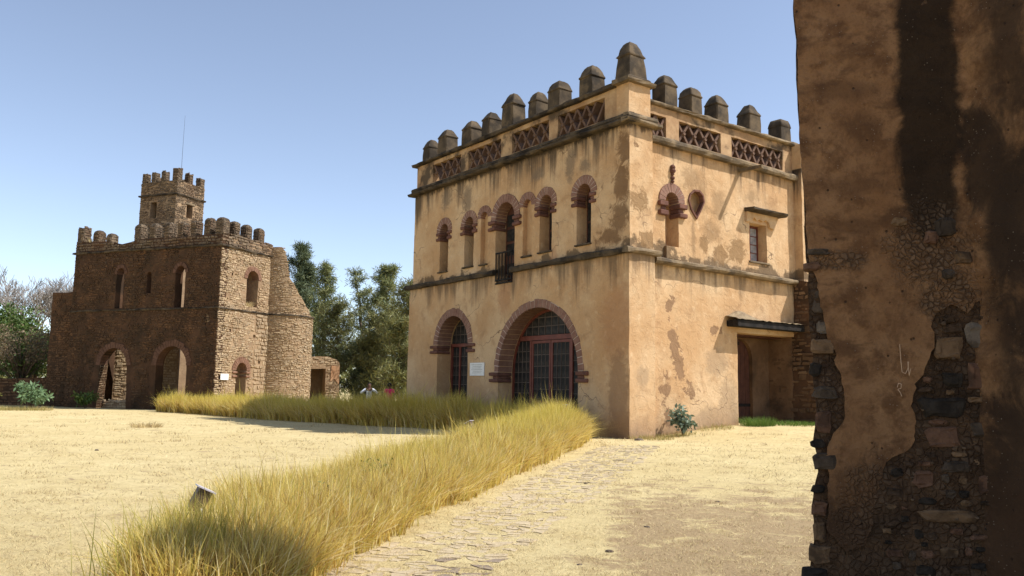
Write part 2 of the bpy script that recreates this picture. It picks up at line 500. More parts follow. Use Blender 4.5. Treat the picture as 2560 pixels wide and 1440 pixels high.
M['stone_lit'] = m_rubble('castle_stone', [(0.38, 0.275, 0.165), (0.46, 0.34, 0.205), (0.31, 0.23, 0.15), (0.53, 0.405, 0.255), (0.40, 0.285, 0.17), (0.45, 0.355, 0.24)], lich=0.38, warm=0.22)  # lighter copy for the sunlit walls, sunlight put into the colour
M['stone_front'] = m_rubble('castle_stone_shade_mould', [(0.075, 0.042, 0.023), (0.105, 0.062, 0.035), (0.052, 0.032, 0.02), (0.135, 0.078, 0.042), (0.068, 0.038, 0.021), (0.09, 0.062, 0.04)], lich=0.92)  # darker copy for the front: its shade and mould mixed into the colour
M['stone_top'] = m_rubble('castle_parapet_stone', [(0.125, 0.092, 0.063), (0.185, 0.137, 0.092), (0.09, 0.068, 0.049), (0.24, 0.18, 0.118), (0.14, 0.103, 0.07)], lich=0.7)
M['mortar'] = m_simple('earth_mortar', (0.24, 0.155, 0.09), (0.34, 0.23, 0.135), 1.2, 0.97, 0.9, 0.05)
M['mortar_dark'] = m_simple('shade_mould_mortar', (0.055, 0.03, 0.017), (0.105, 0.055, 0.03), 0.9, 0.97, 0.9, 0.05, dark=((0.04, 0.026, 0.016), 0.7))  # darker copy of the earth mortar, wall shade and mould in its colour
M['plaster_old'] = m_simple('old_castle_plaster', (0.38, 0.20, 0.10), (0.46, 0.27, 0.15), 1.3, 0.95, 0.5, 0.03)
M['white_board'] = m_simple('white_board', (0.74, 0.73, 0.68), (0.82, 0.80, 0.75), 2.0, 0.5, 0.1, 0.005)
M['grey_ink'] = m_simple('faded_ink', (0.30, 0.27, 0.23), (0.38, 0.34, 0.30), 3.0)
M['conduit'] = m_simple('pale_conduit', (0.55, 0.52, 0.48), (0.68, 0.65, 0.60), 5.0, 0.5)
M['rust_sheet'] = m_simple('rusty_sheet_metal', (0.055, 0.032, 0.022), (0.10, 0.055, 0.036), 8.0, 0.6, 0.3, 0.004, spec=0.4)
M['zinc'] = m_simple('zinc_lid', (0.42, 0.38, 0.40), (0.55, 0.50, 0.52), 6.0, 0.45, 0.2, 0.004, spec=0.5)
M['pavestone'] = m_simple('flagstone', (0.42, 0.325, 0.205), (0.53, 0.42, 0.265), 3.5, 0.9, 0.8, 0.02, vary=0.32)
M['pavestone_dark'] = m_simple('dark_flagstone', (0.20, 0.15, 0.11), (0.31, 0.24, 0.175), 3.0, 0.9, 0.7, 0.02)
M['litter_stone'] = m_simple('dark_basalt', (0.09, 0.065, 0.05), (0.16, 0.12, 0.09), 6.0, 0.9, 0.6, 0.02)

def m_glass():
    t = NT('old_window_glass'); o = t.obj()
    n = t.noise(o, 1.1, 3)
    dust = t.noise(o, 5.0, 5)
    c = t.mix(t.ss(dust, 0.35, 0.75), (0.018, 0.017, 0.016), (0.05, 0.042, 0.035))
    return t.out(c, 0.35, t.bump(n, 0.06, 0.02), 0.06)
M['glass'] = m_glass()
def m_glass_pale():
    t = NT('pale_window_glass'); o = t.obj()
    c = t.mix(t.ss(t.noise(o, 4.0, 5), 0.3, 0.7), (0.20, 0.20, 0.21), (0.36, 0.35, 0.35))  # pale grey glass colour, mottled at random
    return t.out(c, 0.2, t.bump(t.noise(o, 2.0), 0.05, 0.01), 0.5)
M['glass_pale'] = m_glass_pale()

def m_ground():
    t = NT('dry_lawn'); o = t.obj(); x, y, z = t.sep(o)
    a = t.noise(o, 0.22, 5, 0.6); b = t.noise(o, 1.3, 8, 0.68, 0.5); f = t.noise(o, 9.0, 8, 0.75)
    g = t.noise(t.map(o, (1, 2.2, 1)), 26.0, 6, 0.75)
    c = t.mix(t.ss(a, 0.35, 0.7), (0.585, 0.46, 0.225), (0.655, 0.53, 0.275))
    c = t.mix(t.ss(b, 0.42, 0.70, 0.0, 0.7), c, (0.50, 0.375, 0.17))
    c = t.mix(t.ss(t.noise(o, 3.6, 8, 0.72, 0.8), 0.52, 0.66, 0.0, 0.6), c, (0.40, 0.285, 0.14))
    c = t.mix(t.ss(f, 0.42, 0.76, 0.0, 0.55), c, (0.36, 0.25, 0.12))
    c = t.mix(t.ss(g, 0.42, 0.75, 0.0, 0.55), c, (0.74, 0.61, 0.36))
    # bare earth right of the path
    near = t.ss(t.m('ADD', t.m('SUBTRACT', x, t.m('MULTIPLY', y, 0.115)), 0.0), -0.6, 0.6)
    near = t.m('MULTIPLY', near, t.ss(y, 17.0, 8.5))
    soil = t.ss(t.m('ADD', t.noise(o, 1.5, 10, 0.76, 0.4), t.m('MULTIPLY', near, 0.21)), 0.55, 0.68)
    c = t.mix(t.m('MULTIPLY', soil, 0.7), c, (0.29, 0.19, 0.112))
    spk = t.ss(t.voro(o, 7.0), 0.16, 0.06)
    c = t.mix(t.m('MULTIPLY', spk, t.ss(b, 0.45, 0.6, 0.1, 0.8)), c, (0.25, 0.17, 0.09))
    # a little green by the left edge and near the porch
    grn = t.ss(t.noise(t.map(o, (0.5, 1.6, 1)), 0.5, 6, 0.6), 0.62, 0.72)
    grn = t.m('MULTIPLY', grn, t.ss(x, -9.0, -13.0))
    c = t.mix(t.m('MULTIPLY', grn, 0.55), c, (0.22, 0.21, 0.07))
    h = t.m('ADD', t.m('MULTIPLY', b, 1.2), t.m('ADD', t.m('MULTIPLY', f, 0.8), t.m('MULTIPLY', g, 0.5)))
    return t.out(c, 0.95, t.bump(h, 0.8, 0.06), 0.05)
M['ground'] = m_ground()

def m_blade(name, cols, transl=0.3, tipcol=None, hz=None):
    t = NT(name); r_ = t.island()
    n = len(cols)
    c = t.ramp(r_, [(i / (n - 1), k) for i, k in enumerate(cols)])
    o = t.obj(); z = t.sep(o)[2]
    if tipcol is not None:
        big = t.noise(o, 0.55, 4)
        w = t.m('MULTIPLY', t.ss(z, hz[0], hz[1]), t.ss(big, 0.36, 0.6, 0.35, 1.0))
        c = t.mix(w, c, t.mix(0.65, c, tipcol))
    return t.out(c, 0.75, None, 0.2, transl=transl)
M['hedge'] = m_blade('tall_dry_grass', [(0.72, 0.53, 0.13), (0.84, 0.67, 0.22), (0.54, 0.34, 0.09), (0.93, 0.83, 0.48), (0.70, 0.53, 0.12), (0.44, 0.40, 0.08), (0.86, 0.69, 0.21), (0.26, 0.125, 0.04), (0.78, 0.60, 0.16)], 0.50, (0.62, 0.52, 0.09), (0.40, 1.0))
M['straw'] = m_blade('straw', [(0.60, 0.47, 0.23), (0.74, 0.60, 0.33), (0.42, 0.30, 0.14), (0.68, 0.55, 0.29), (0.28, 0.19, 0.09), (0.20, 0.135, 0.07)], 0.15)
M['green_grass'] = m_blade('green_grass', [(0.07, 0.14, 0.02), (0.12, 0.20, 0.035), (0.18, 0.24, 0.06), (0.10, 0.17, 0.03)], 0.35)
M['olive_grass'] = m_blade('olive_grass', [(0.30, 0.28, 0.05), (0.50, 0.42, 0.09), (0.22, 0.22, 0.045), (0.62, 0.48, 0.14), (0.40, 0.35, 0.06)], 0.4)
M['mixed_grass'] = m_blade('mixed_grass', [(0.30, 0.26, 0.08), (0.50, 0.38, 0.15), (0.20, 0.21, 0.06), (0.55, 0.43, 0.19)], 0.3)

def m_leaf(name, cols, transl=0.14):
    t = NT(name); r_ = t.island(); n = len(cols)
    c = t.ramp(r_, [(i / (n - 1), k) for i, k in enumerate(cols)])
    return t.out(c, 0.6, None, 0.3, transl=transl)
M['casuarina'] = m_leaf('casuarina_needles', [(0.095, 0.125, 0.04), (0.19, 0.205, 0.07), (0.125, 0.15, 0.055), (0.30, 0.28, 0.105), (0.16, 0.18, 0.064)])
M['casuarina_dark'] = m_leaf('casuarina_needles_dark', [(0.065, 0.09, 0.045), (0.125, 0.15, 0.07), (0.085, 0.11, 0.055), (0.18, 0.195, 0.085)])
M['casuarina_pale'] = m_leaf('casuarina_needles_olive', [(0.11, 0.125, 0.038), (0.21, 0.21, 0.066), (0.14, 0.15, 0.05), (0.29, 0.26, 0.10), (0.065, 0.075, 0.03)])
M['leaf_green'] = m_leaf('broad_leaves', [(0.045, 0.085, 0.016), (0.095, 0.15, 0.03), (0.065, 0.11, 0.022), (0.15, 0.19, 0.05)])
M['leaf_yellow'] = m_leaf('yellow_green_leaves', [(0.12, 0.14, 0.03), (0.20, 0.20, 0.04), (0.26, 0.21, 0.05), (0.10, 0.12, 0.03)])
M['leaf_brown'] = m_leaf('dry_thorn_leaves', [(0.16, 0.11, 0.06), (0.22, 0.16, 0.09), (0.11, 0.085, 0.045), (0.10, 0.11, 0.05)])
M['leaf_blue'] = m_leaf('glaucous_leaves', [(0.14, 0.19, 0.13), (0.22, 0.28, 0.20), (0.18, 0.23, 0.15), (0.10, 0.14, 0.09)])
M['leaf_weed'] = m_leaf('weed_leaves', [(0.10, 0.17, 0.07), (0.17, 0.25, 0.12), (0.13, 0.20, 0.09)])
M['bark'] = m_simple('bark', (0.09, 0.065, 0.045), (0.17, 0.13, 0.095), 5.0, 0.95, 0.6, 0.03)
M['bark_pale'] = m_simple('pale_bark', (0.20, 0.175, 0.155), (0.29, 0.26, 0.235), 3.0, 0.95, 0.5, 0.03)
M['skin'] = m_simple('skin', (0.14, 0.07, 0.045), (0.18, 0.09, 0.06), 8.0, 0.6, 0.1, 0.004)
M['hair'] = m_simple('hair', (0.012, 0.010, 0.009), (0.02, 0.016, 0.014), 20.0, 0.7, 0.4, 0.004)
M['shirt_white'] = m_simple('white_cloth', (0.70, 0.72, 0.76), (0.80, 0.82, 0.85), 3.0, 0.9, 0.5, 0.01)
M['shirt_pink'] = m_simple('pink_cloth', (0.72, 0.035, 0.13), (0.82, 0.07, 0.19), 4.0, 0.9, 0.5, 0.01)
M['trousers'] = m_simple('dark_cloth', (0.03, 0.035, 0.05), (0.05, 0.055, 0.075), 4.0, 0.9, 0.4, 0.01)
M['strap'] = m_simple('dark_strap', (0.02, 0.022, 0.03), (0.03, 0.033, 0.045), 4.0)
# ------------------------------------------------------------------ ground
CX, CY, CROT = 3.829, 27.227, RAD(36.38)
def sst(a, b, v):
    t = min(1.0, max(0.0, (v - a) / (b - a)))
    return t * t * (3 - 2 * t)
def lib_local(x, y):
    dx, dy = x - CX, y - CY
    c, s = math.cos(CROT), math.sin(CROT)
    return dx * c + dy * s, -dx * s + dy * c
def gz(x, y):
    lx, ly = lib_local(x, y)
    z = 0.37 * sst(0.8, 6.0, lx) * sst(-7.0, -0.3, ly)
    z += 0.035 * nz(x, y, 0, 0.35) + 0.012 * nz(x, y, 5, 1.7)
    return z

def axis(lo, hi, a, b, step):
    v = list(np.arange(a, b + 1e-6, step))
    s = step; p = b
    while p < hi:
        s *= 1.35; p += s; v.append(p)
    s = step; p = a
    while p > lo:
        s *= 1.35; p -= s; v.insert(0, p)
    return v
gx = axis(-1500, 1500, -30, 16, 0.4); gy = axis(-300, 3000, 1, 62, 0.4)
gv = [(x, y, gz(x, y)) for y in gy for x in gx]
nx = len(gx)
gf = [(j * nx + i, j * nx + i + 1, (j + 1) * nx + i + 1, (j + 1) * nx + i) for j in range(len(gy) - 1) for i in range(nx - 1)]
g = MB().add(gv, gf).build('ground', M['ground'], None, True)
tag(g, 'straw coloured dry lawn with bare earth patches', None, None, 'structure')

def poly_lerp(pts, t):
    n = len(pts) - 1
    f = min(max(t * n, 0), n - 1e-9); i = int(f); f -= i
    return tuple(a + (b - a) * f for a, b in zip(pts[i], pts[i + 1]))

# ------------------------------------------------------------------ path of flagstones
path = empty('path', (0.5, 12.0, 0))
path_o = Vector((0.5, 12.0, 0))
tag(path, 'worn flagstone path half buried in straw', None, None, 'structure')
PL_ = [(-1.75, 5.4), (-1.42, 7.7), (-0.68, 9.65), (0.05, 13.25), (0.95, 17.3), (2.0, 21.3), (2.75, 24.6)]
PR_ = [(-0.35, 6.2), (-0.12, 7.3), (0.42, 9.3), (1.40, 12.9), (2.30, 16.2), (3.55, 21.2), (4.25, 24.0)]
rows, cols = 92, 7
stone_n = 0; rest = MB()
def path_pt(i, j):
    a = poly_lerp(PL_, i / rows); b = poly_lerp(PR_, i / rows)
    t = j / cols
    return a[0] + (b[0] - a[0]) * t, a[1] + (b[1] - a[1]) * t
prs = np.random.default_rng(5)
jitp = {}
def pj(i, j):
    if (i, j) not in jitp: jitp[(i, j)] = prs.uniform(-0.085, 0.085, 2)
    x, y = path_pt(i, j); return x + jitp[(i, j)][0], y + jitp[(i, j)][1]
for i in range(rows):
    for j in range(cols):
        if prs.random() < 0.22: continue
        q = [pj(i, j), pj(i, j + 1), pj(i + 1, j + 1), pj(i + 1, j)]
        mids = []
        for k in range(4):
            a, b = q[k], q[(k + 1) % 4]
            mids += [a, ((a[0] + b[0]) / 2 + prs.uniform(-0.025, 0.025), (a[1] + b[1]) / 2 + prs.uniform(-0.025, 0.025))]
        cx = sum(p[0] for p in mids) / 8; cy = sum(p[1] for p in mids) / 8
        sh = prs.uniform(0.60, 0.94); h = prs.uniform(0.001, 0.008)
        if i < 12 and j in (3, 4): h += 0.01
        lo = [(cx + (p[0] - cx) * sh - cx, cy + (p[1] - cy) * sh - cy, -0.05) for p in mids]
        hi = [(a * 0.95, b * 0.95, h + prs.uniform(-0.004, 0.004)) for a, b, _ in lo]
        dark = i < 20 and j >= 4 and prs.random() < 0.5
        if stone_n < 300:
            o = MB().loft([lo, hi]).build('paving_stone', M['pavestone_dark'] if dark else M['pavestone'], path)
            o.location = (cx - path_o.x, cy - path_o.y, gz(cx, cy)); stone_n += 1
        else:
            d_ = (cx - path_o.x, cy - path_o.y, gz(cx, cy))
            rest.loft([[(p[0] + d_[0], p[1] + d_[1], p[2] + d_[2]) for p in r_] for r_ in (lo, hi)])
rest.build('far_paving', M['pavestone'], path)['kind'] = 'stuff'

# ------------------------------------------------------------------ the ochre two-storey library
lib = empty('library_building', (CX, CY, 0), CROT)
tag(lib, 'ochre plastered two-storey stone building with domed merlons and arched red-stone doorways', 'building')
PLl = lambda s, z, d: (d, s, z)               # left face, lower storey
PLu = lambda s, z, d: (0.08 + d, s, z)        # left face, upper storey
PRt = lambda s, z, d: (s, 0.4 + d, z)         # right face

def joint_ring(c, r0, r1, spring, P, d, n=24, parent=lib):
    vs_, fs = [], []
    for k in range(n + 1):
        t = math.pi * k / n
        for rr in (r0 + 0.004, r1 - 0.015):
            for dd in (d, d + 0.05):
                vs_.append(P(c + rr * math.cos(t), spring + rr * math.sin(t), dd))
    for k in range(n):
        q = 4 * k
        fs += [(q, q + 2, q + 6, q + 4), (q + 2, q + 3, q + 7, q + 6), (q + 1, q, q + 4, q + 5)]
    MB().add(vs_, fs).build('arch_mortar', M['joint'], parent)

# left face, lower storey
low = [(0.02, -0.5), (14.5, -0.5), (14.5, 6.15), (7.55, 6.15), (7.55, 5.74), (6.42, 5.74), (6.42, 6.15), (0.02, 6.15)]
holes = [arch_hole(4.89, 2.395, 2.2, 0.22, n=30), arch_hole(10.68, 1.215, 3.42, 0.22, n=20)]
wall_mb(low, holes, PLl, 0.8, 0.28, 0.016, 0.8, 1.0).build('wall', M['plaster_left'], lib)
# left face, upper storey
upl = [(0.06, 6.13), (6.44, 6.13), (6.44, 8.34)] + [(7.09 - 0.655 * math.cos(math.pi * k / 12), 8.34 + 0.655 * math.sin(math.pi * k / 12)) for k in range(1, 12)] + [(7.74, 8.34), (7.74, 6.13), (14.38, 6.13), (14.38, 10.75), (0.06, 10.75)]
WIN = [(11.70, 0.34, 0.63), (9.70, 0.34, 0.62), (4.50, 0.36, 0.66), (2.34, 0.37, 0.69)]
NIC = [(8.55, 0.25, 0.52), (5.63, 0.27, 0.56)]
uh = [arch_hole(c, r0 + 0.012, 8.46, 6.66, n=12) for c, r0, r1 in WIN] + [arch_hole(c, r0 + 0.012, 8.58, 6.64, n=10) for c, r0, r1 in NIC]
wall_mb(upl, uh, PLu, 0.7, 0.26, 0.016, 0.8, 2.0).build('wall', M['plaster_left'], lib)
for c, r0, r1 in WIN:
    joint_ring(c, r0, r1, 8.46, PLu, -0.012)
    wedge_ring(lib, c, r0, r1, 8.46, 11, PLu, -0.022, 0.45, M['red'], gap=0.014)
for c, r0, r1 in NIC:
    joint_ring(c, r0, r1, 8.58, PLu, -0.010)
    wedge_ring(lib, c, r0, r1, 8.58, 9, PLu, -0.030, 0.22, M['red'], gap=0.014)
joint_ring(7.09, 0.64, 0.98, 8.34, PLu, -0.018)
wedge_ring(lib, 7.09, 0.64, 0.98, 8.34, 15, PLu, -0.03, 0.5, M['red'], gap=0.014)
joint_ring(4.89, 2.38, 2.67, 2.2, PLl, -0.012, 48)
wedge_ring(lib, 4.89, 2.38, 2.67, 2.2, 33, PLl, -0.025, 0.66, M['red'], gap=0.014)
joint_ring(10.68, 1.20, 1.53, 3.42, PLl, -0.012, 30)
wedge_ring(lib, 10.68, 1.20, 1.53, 3.42, 21, PLl, -0.025, 0.66, M['red'], gap=0.014)

def impost(P, edge, side, ext, z0, z1, dep, into=0.05, proj=0.07):
    """moulded springer: two proud bars and a neck between, side +1 runs towards larger s"""
    h = (z1 - z0)
    for (a, b, pj_, ii, ee) in ((z1 - h * 0.36, z1, proj, into, ext), (z0 + h * 0.36, z1 - h * 0.36, proj * 0.35, into * 0.3, ext * 0.62), (z0, z0 + h * 0.34, proj * 1.05, into, ext * 0.98)):
        s0, s1 = (edge - ii, edge + ee) if side > 0 else (edge - ee, edge + ii)
        vs_ = [P(s0, a, -pj_), P(s1, a, -pj_), P(s1, a, dep), P(s0, a, dep), P(s0, b, -pj_), P(s1, b, -pj_), P(s1, b, dep), P(s0, b, dep)]
        MB().add([(v[0] + random.uniform(-.008, .008), v[1] + random.uniform(-.008, .008), v[2] + random.uniform(-.012, .012)) for v in vs_], BOXF).build('impost', M['red_dark'], lib, bevel=0.025)
for c, r0, r1 in WIN:
    for sd in (-1, 1): impost(PLu, c + sd * r0, sd, 0.28, 8.06, 8.44, 0.42)
for sd in (-1, 1):
    impost(PLu, 7.09 + sd * 0.64, sd, 0.44, 7.92, 8.32, 0.48, proj=0.12)
    impost(PLl, 4.89 + sd * 2.38, sd, 0.55, 1.80, 2.18, 0.62, proj=0.10)
    impost(PLl, 10.68 + sd * 1.20, sd, 0.55, 3.04, 3.40, 0.62, proj=0.09)
# window backs and niche backs
for c, r0, r1 in WIN:
    w = MB().box(0.56, 0.62, c - 0.5, c + 0.5, 6.5, 9.0).build('window', M['wood_brown'], lib)
    MB().box(0.535, 0.558, c - 0.30, c - 0.02, 6.75, 7.5).build('pane', M['glass'], w)
    MB().box(0.535, 0.558, c + 0.02, c + 0.30, 6.75, 7.5).build('pane', M['glass'], w)
    MB().box(0.535, 0.558, c - 0.30, c - 0.02, 7.58, 8.4).build('pane', M['glass'], w)
    MB().box(0.535, 0.558, c + 0.02, c + 0.30, 7.58, 8.4).build('pane', M['glass'], w)
    MB().box(-0.02, 0.5, c - r0 - 0.05, c + r0 + 0.05, 6.60, 6.655).build('sill', M['ledge'], lib, bevel=0.01)
for c, r0, r1 in NIC:
    MB().box(0.28, 0.34, c - 0.4, c + 0.4, 6.5, 9.0).build('niche_back', M['plaster_left'], lib)
    MB().box(-0.01, 0.28, c - r0 - 0.04, c + r0 + 0.04, 6.57, 6.635).build('sill', M['ledge'], lib, bevel=0.01)

# ---- ledges of the left face
def lled(y0, y1, z0, z1, proj, x=0.0, seed=1.0, name='string_course'):
    ledge(name, (x, y0), (x, y1), (-1, 0), z0, z1, proj, M['ledge'], lib, 0.1, 0.022, 0.28, seed=seed)
lled(-0.10, 6.42, 6.06, 6.26, 0.19, seed=1.3)
lled(7.56, 14.72, 6.06, 6.26, 0.19, seed=2.3)
lled(-0.16, 14.62, 10.50, 10.64, 0.30, 0.08, 3.1, 'cornice')
lled(-0.08, 14.52, 10.655, 10.83, 0.17, 0.08, 4.1, 'cornice')

# ---- the corner pier that carries the pinnacle
wall_mb([(0.012, -0.5), (1.2, -0.5), (1.2, 6.14), (0.012, 6.14)], [], lambda s, z, d: (s, d, z), 0.7, 0.25, 0.016, 0.9, 5.0).build('corner_pier', M['plaster_right'], lib)
wall_mb([(0.09, 6.14), (1.18, 6.14), (1.18, 10.7), (0.09, 10.7)], [], lambda s, z, d: (s, 0.05 + d, z), 0.7, 0.25, 0.016, 0.9, 6.0).build('corner_pier', M['plaster_right'], lib)
def rled(x0, x1, y, z0, z1, proj, z0b=None, z1b=None, seed=1.0, name='string_course', m='ledge'):
    return ledge(name, (x0, y), (x1, y), (0, -1), z0, z1, proj, M[m], lib, 0.1, 0.018, 0.28, z0b, z1b, seed)
M['ledge_lit'] = m_simple('weathered_ledge_sunlit', (0.13, 0.095, 0.06), (0.27, 0.195, 0.115), 1.6, 0.95, 0.6, 0.03, dark=((0.05, 0.039, 0.028), 0.65))  # paler copy of the ledge stone, sunlight put into its colour
rled(-0.2, 1.40, 0.0, 6.065, 6.255, 0.17, seed=5.5, m='ledge_lit')
rled(-0.22, 1.42, 0.05, 10.50, 10.64, 0.26, seed=6.5, name='cornice', m='ledge_lit')
rled(-0.1, 1.30, 0.05, 10.66, 10.83, 0.16, seed=7.5, name='cornice', m='ledge_lit')
rled(1.42, 9.5, 0.4, 5.90, 6.11, 0.30, 5.83, 6.02, 8.5, m='ledge_lit')
rled(1.32, 9.66, 0.4, 10.16, 10.40, 0.24, 10.10, 10.32, 9.5, 'cornice', m='ledge_lit')

# ---- right face
rout = [(0.95, -0.5), (5.95, -0.5), (5.95, 3.76), (9.70, 3.76), (9.70, 10.35), (0.95, 10.35)]
tear = [(3.77, 7.80), (3.95, 8.05), (4.16, 8.42), (4.10, 8.66), (3.92, 8.78), (3.66, 8.76), (3.46, 8.60), (3.38, 8.38), (3.50, 8.08)][::-1]
rholes = [arch_hole(2.49, 0.345, 8.20, 6.58, n=12), tear, [(6.79, 6.55), (6.79, 8.03), (7.84, 8.03), (7.84, 6.55)]]
wall_mb(rout, rholes, PRt, 0.8, 0.24, 0.02, 0.8, 7.0).build('wall', M['plaster_right'], lib)
joint_ring(2.49, 0.33, 0.66, 8.20, PRt, -0.02)
wedge_ring(lib, 2.49, 0.33, 0.66, 8.20, 11, PRt, -0.035, 0.42, M['red'], gap=0.012, jit=0.02)
for sd in (-1, 1): impost(PRt, 2.49 + sd * 0.33, sd, 0.38, 7.66, 8.16, 0.40, proj=0.13)
MB().box(1.9, 3.1, 0.98, 1.04, 6.3, 8.9).build('niche_back', M['plaster_right'], lib)
MB().box(2.14, 2.36, 0.93, 0.977, 6.58, 8.3).build('niche_panel', M['wood_brown'], lib)  # dark panel over the left part of the niche back
MB().box(2.08, 2.84, 0.28, 0.9, 6.12, 6.572).build('sill_block', M['plaster_right'], lib, bevel=0.015)
# the teardrop recess with its rim
MB().box(3.2, 4.35, 0.66, 0.72, 7.6, 9.0).build('recess_back', M['plaster_right'], lib)
for i in range(len(tear)):
    a, b = tear[i], tear[(i + 1) % len(tear)]
    cx_, cz_ = 3.76, 8.35
    f = lambda p, k: (cx_ + (p[0] - cx_) * k, cz_ + (p[1] - cz_) * k)
    vs_ = []
    for d in (-0.05, 0.16):
        vs_ += [PRt(*f(a, 0.95), d), PRt(*f(b, 0.95), d), PRt(*f(b, 1.14), d), PRt(*f(a, 1.14), d)]
    MB().add(vs_, BOXF).build('rim_stone', M['red_dark'], lib, bevel=0.012)
# carved finial above the niche
for k, (zz, rr) in enumerate(((8.92, 0.07), (9.05, 0.09), (9.19, 0.07), (9.31, 0.12), (9.44, 0.11))):
    rings = []
    for q in range(5):
        tt = math.pi * (q + 0.5) / 5
        rings.append([(2.5 + rr * math.sin(tt) * math.cos(a) * random.uniform(.85, 1.15), 0.36 + rr * math.sin(tt) * math.sin(a), zz - rr * 0.85 * math.cos(tt)) for a in [2 * math.pi * i / 8 for i in range(8)]])
    MB().loft(rings).build('finial_knob', M['red_dark'], lib)
# casement window
cw = empty('window'); cw.parent = lib
for (a, b, c_, d_) in ((6.80, 6.87, 6.56, 8.02), (7.76, 7.83, 6.56, 8.02), (7.28, 7.35, 6.62, 7.96), (6.87, 7.76, 6.56, 6.63), (6.87, 7.76, 7.95, 8.02)):
    MB().box(a, b, 0.80, 0.87, c_, d_).build('frame', M['wood_red'], cw)
for k in range(3):
    zz = 6.63 + (k + 1) * 1.32 / 4
    MB().box(6.875, 7.275, 0.815, 0.855, zz - 0.015, zz + 0.015).build('glazing_bar', M['wood_red'], cw)
    MB().box(7.355, 7.755, 0.815, 0.855, zz - 0.015, zz + 0.015).build('glazing_bar', M['wood_red'], cw)
pane = None
for k in range(4):
    for xx in (6.87, 7.35):
        if pane is None:
            p_ = MB().box(0, 0.41, 0, 0.006, 0.012, 0.318).build('pane', M['glass_pale'], cw); pane = p_.data
        else: p_ = link_mesh('pane', pane, cw)
        p_.location = (xx, 0.832, 6.63 + k * 0.33)
MB().box(6.5, 8.1, 1.24, 1.30, 6.2, 8.3).build('window_backing', M['room_dark'], lib)
MB().box(6.72, 7.95, 0.33, 0.80, 6.47, 6.545).build('sill', M['ledge_lit'], lib, bevel=0.015)
rled(6.50, 8.62, 0.4, 8.42, 8.56, 0.46, seed=11.5, name='window_hood')
val = [(6.56, 8.415), (6.52, 8.02), (6.78, 8.04), (6.86, 8.16), (7.0, 8.24), (7.14, 8.12), (7.3, 8.20), (7.5, 8.12), (7.66, 8.22), (7.86, 8.14), (7.95, 7.95), (8.2, 7.9), (8.42, 8.415)]
mb = MB()
mb.loft([[PRt(a, b, -0.10) for a, b in val], [PRt(a, b, 0.02) for a, b in val]])
mb.build('valance', M['plaster_right'], lib)
# stone water spout
MB().loft([[(6.17, 0.6, 9.90), (6.33, 0.6, 9.90), (6.33, 0.6, 10.04), (6.17, 0.6, 10.04)], [(6.19, -0.66, 9.86), (6.31, -0.66, 9.86), (6.31, -0.66, 9.98), (6.19, -0.66, 9.98)]]).build('water_spout', M['ledge_lit'], lib)
# far pier of the right face
wall_mb([(9.66, 3.9), (10.7, 3.9), (10.7, 11.6), (9.66, 11.6)], [], lambda s, z, d: (s, 0.02 + d, z), 0.9, 0.3, 0.02, 0.9, 8.0).build('corner_pier', M['plaster_right'], lib)

M['parapet'] = m_simple('stained_parapet_plaster', (0.33, 0.195, 0.10), (0.48, 0.315, 0.17), 1.3, 0.93, 0.5, 0.03, dark=((0.06, 0.043, 0.029), 0.88))
M['porch'] = m_simple('shaded_porch_plaster', (0.13, 0.072, 0.038), (0.21, 0.122, 0.066), 0.9, 0.95, 0.5, 0.03, dark=((0.06, 0.038, 0.024), 0.7))  # darker plaster, the shade of the recess put into its colour
# ---- porch recess: back wall, ceiling, arched plank door, timber hood
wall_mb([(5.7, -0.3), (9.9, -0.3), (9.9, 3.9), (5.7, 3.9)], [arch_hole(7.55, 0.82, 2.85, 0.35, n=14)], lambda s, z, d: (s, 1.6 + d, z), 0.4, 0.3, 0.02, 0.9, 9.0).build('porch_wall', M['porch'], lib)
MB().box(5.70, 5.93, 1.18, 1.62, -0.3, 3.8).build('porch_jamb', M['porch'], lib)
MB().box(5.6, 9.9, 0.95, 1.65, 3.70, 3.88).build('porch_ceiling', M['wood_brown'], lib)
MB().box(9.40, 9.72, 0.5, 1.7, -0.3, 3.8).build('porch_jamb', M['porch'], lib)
pd_ = empty('door'); pd_.parent = lib
for k in range(6):
    x0 = 6.75 + k * 0.27
    MB().box(x0, x0 + 0.255, 1.75, 1.80, 0.30, 3.72).build('plank', M['wood_brown'], pd_)
MB().box(6.7, 8.4, 1.73, 1.748, 1.0, 1.12).build('batten', M['wood_black'], pd_)
MB().box(5.97, 7.2, 1.3, 1.42, 3.38, 3.50).build('beam', M['wood_black'], lib)
hood = empty('porch_hood'); hood.parent = lib
MB().box(5.33, 9.38, -0.14, 0.10, 3.93, 4.19).build('timber', M['wood_black'], hood, bevel=0.02)
MB().box(5.37, 9.36, 0.115, 0.44, 3.95, 4.17).build('timber', M['wood_black'], hood, bevel=0.02)
# uneven mud and thatch on the hood
vs_, fs = [], []
NXH, NYH = 44, 7
for j in range(NYH):
    for i in range(NXH):
        x = 5.28 + 4.1 * i / (NXH - 1); y = 0.45 - 0.66 * j / (NYH - 1)
        hmp = 0.30 * math.exp(-((x - 6.0) / 0.55) ** 2) + 0.07
        zz = 4.20 + hmp * (1 - (j / (NYH - 1)) ** 2) + 0.03 * nz(x, y, 0, 5.0)
        vs_.append((x + 0.03 * nz(x, y, 4, 4), y, zz))
for j in range(NYH - 1):
    for i in range(NXH - 1):
        q = j * NXH + i
        fs.append((q, q + 1, q + NXH + 1, q + NXH))
M['thatch'] = m_simple('mud_thatch', (0.22, 0.16, 0.10), (0.36, 0.27, 0.16), 4.0, 0.97, 0.9, 0.05)
MB().add(vs_, fs).build('mud_cover', M['thatch'], hood)

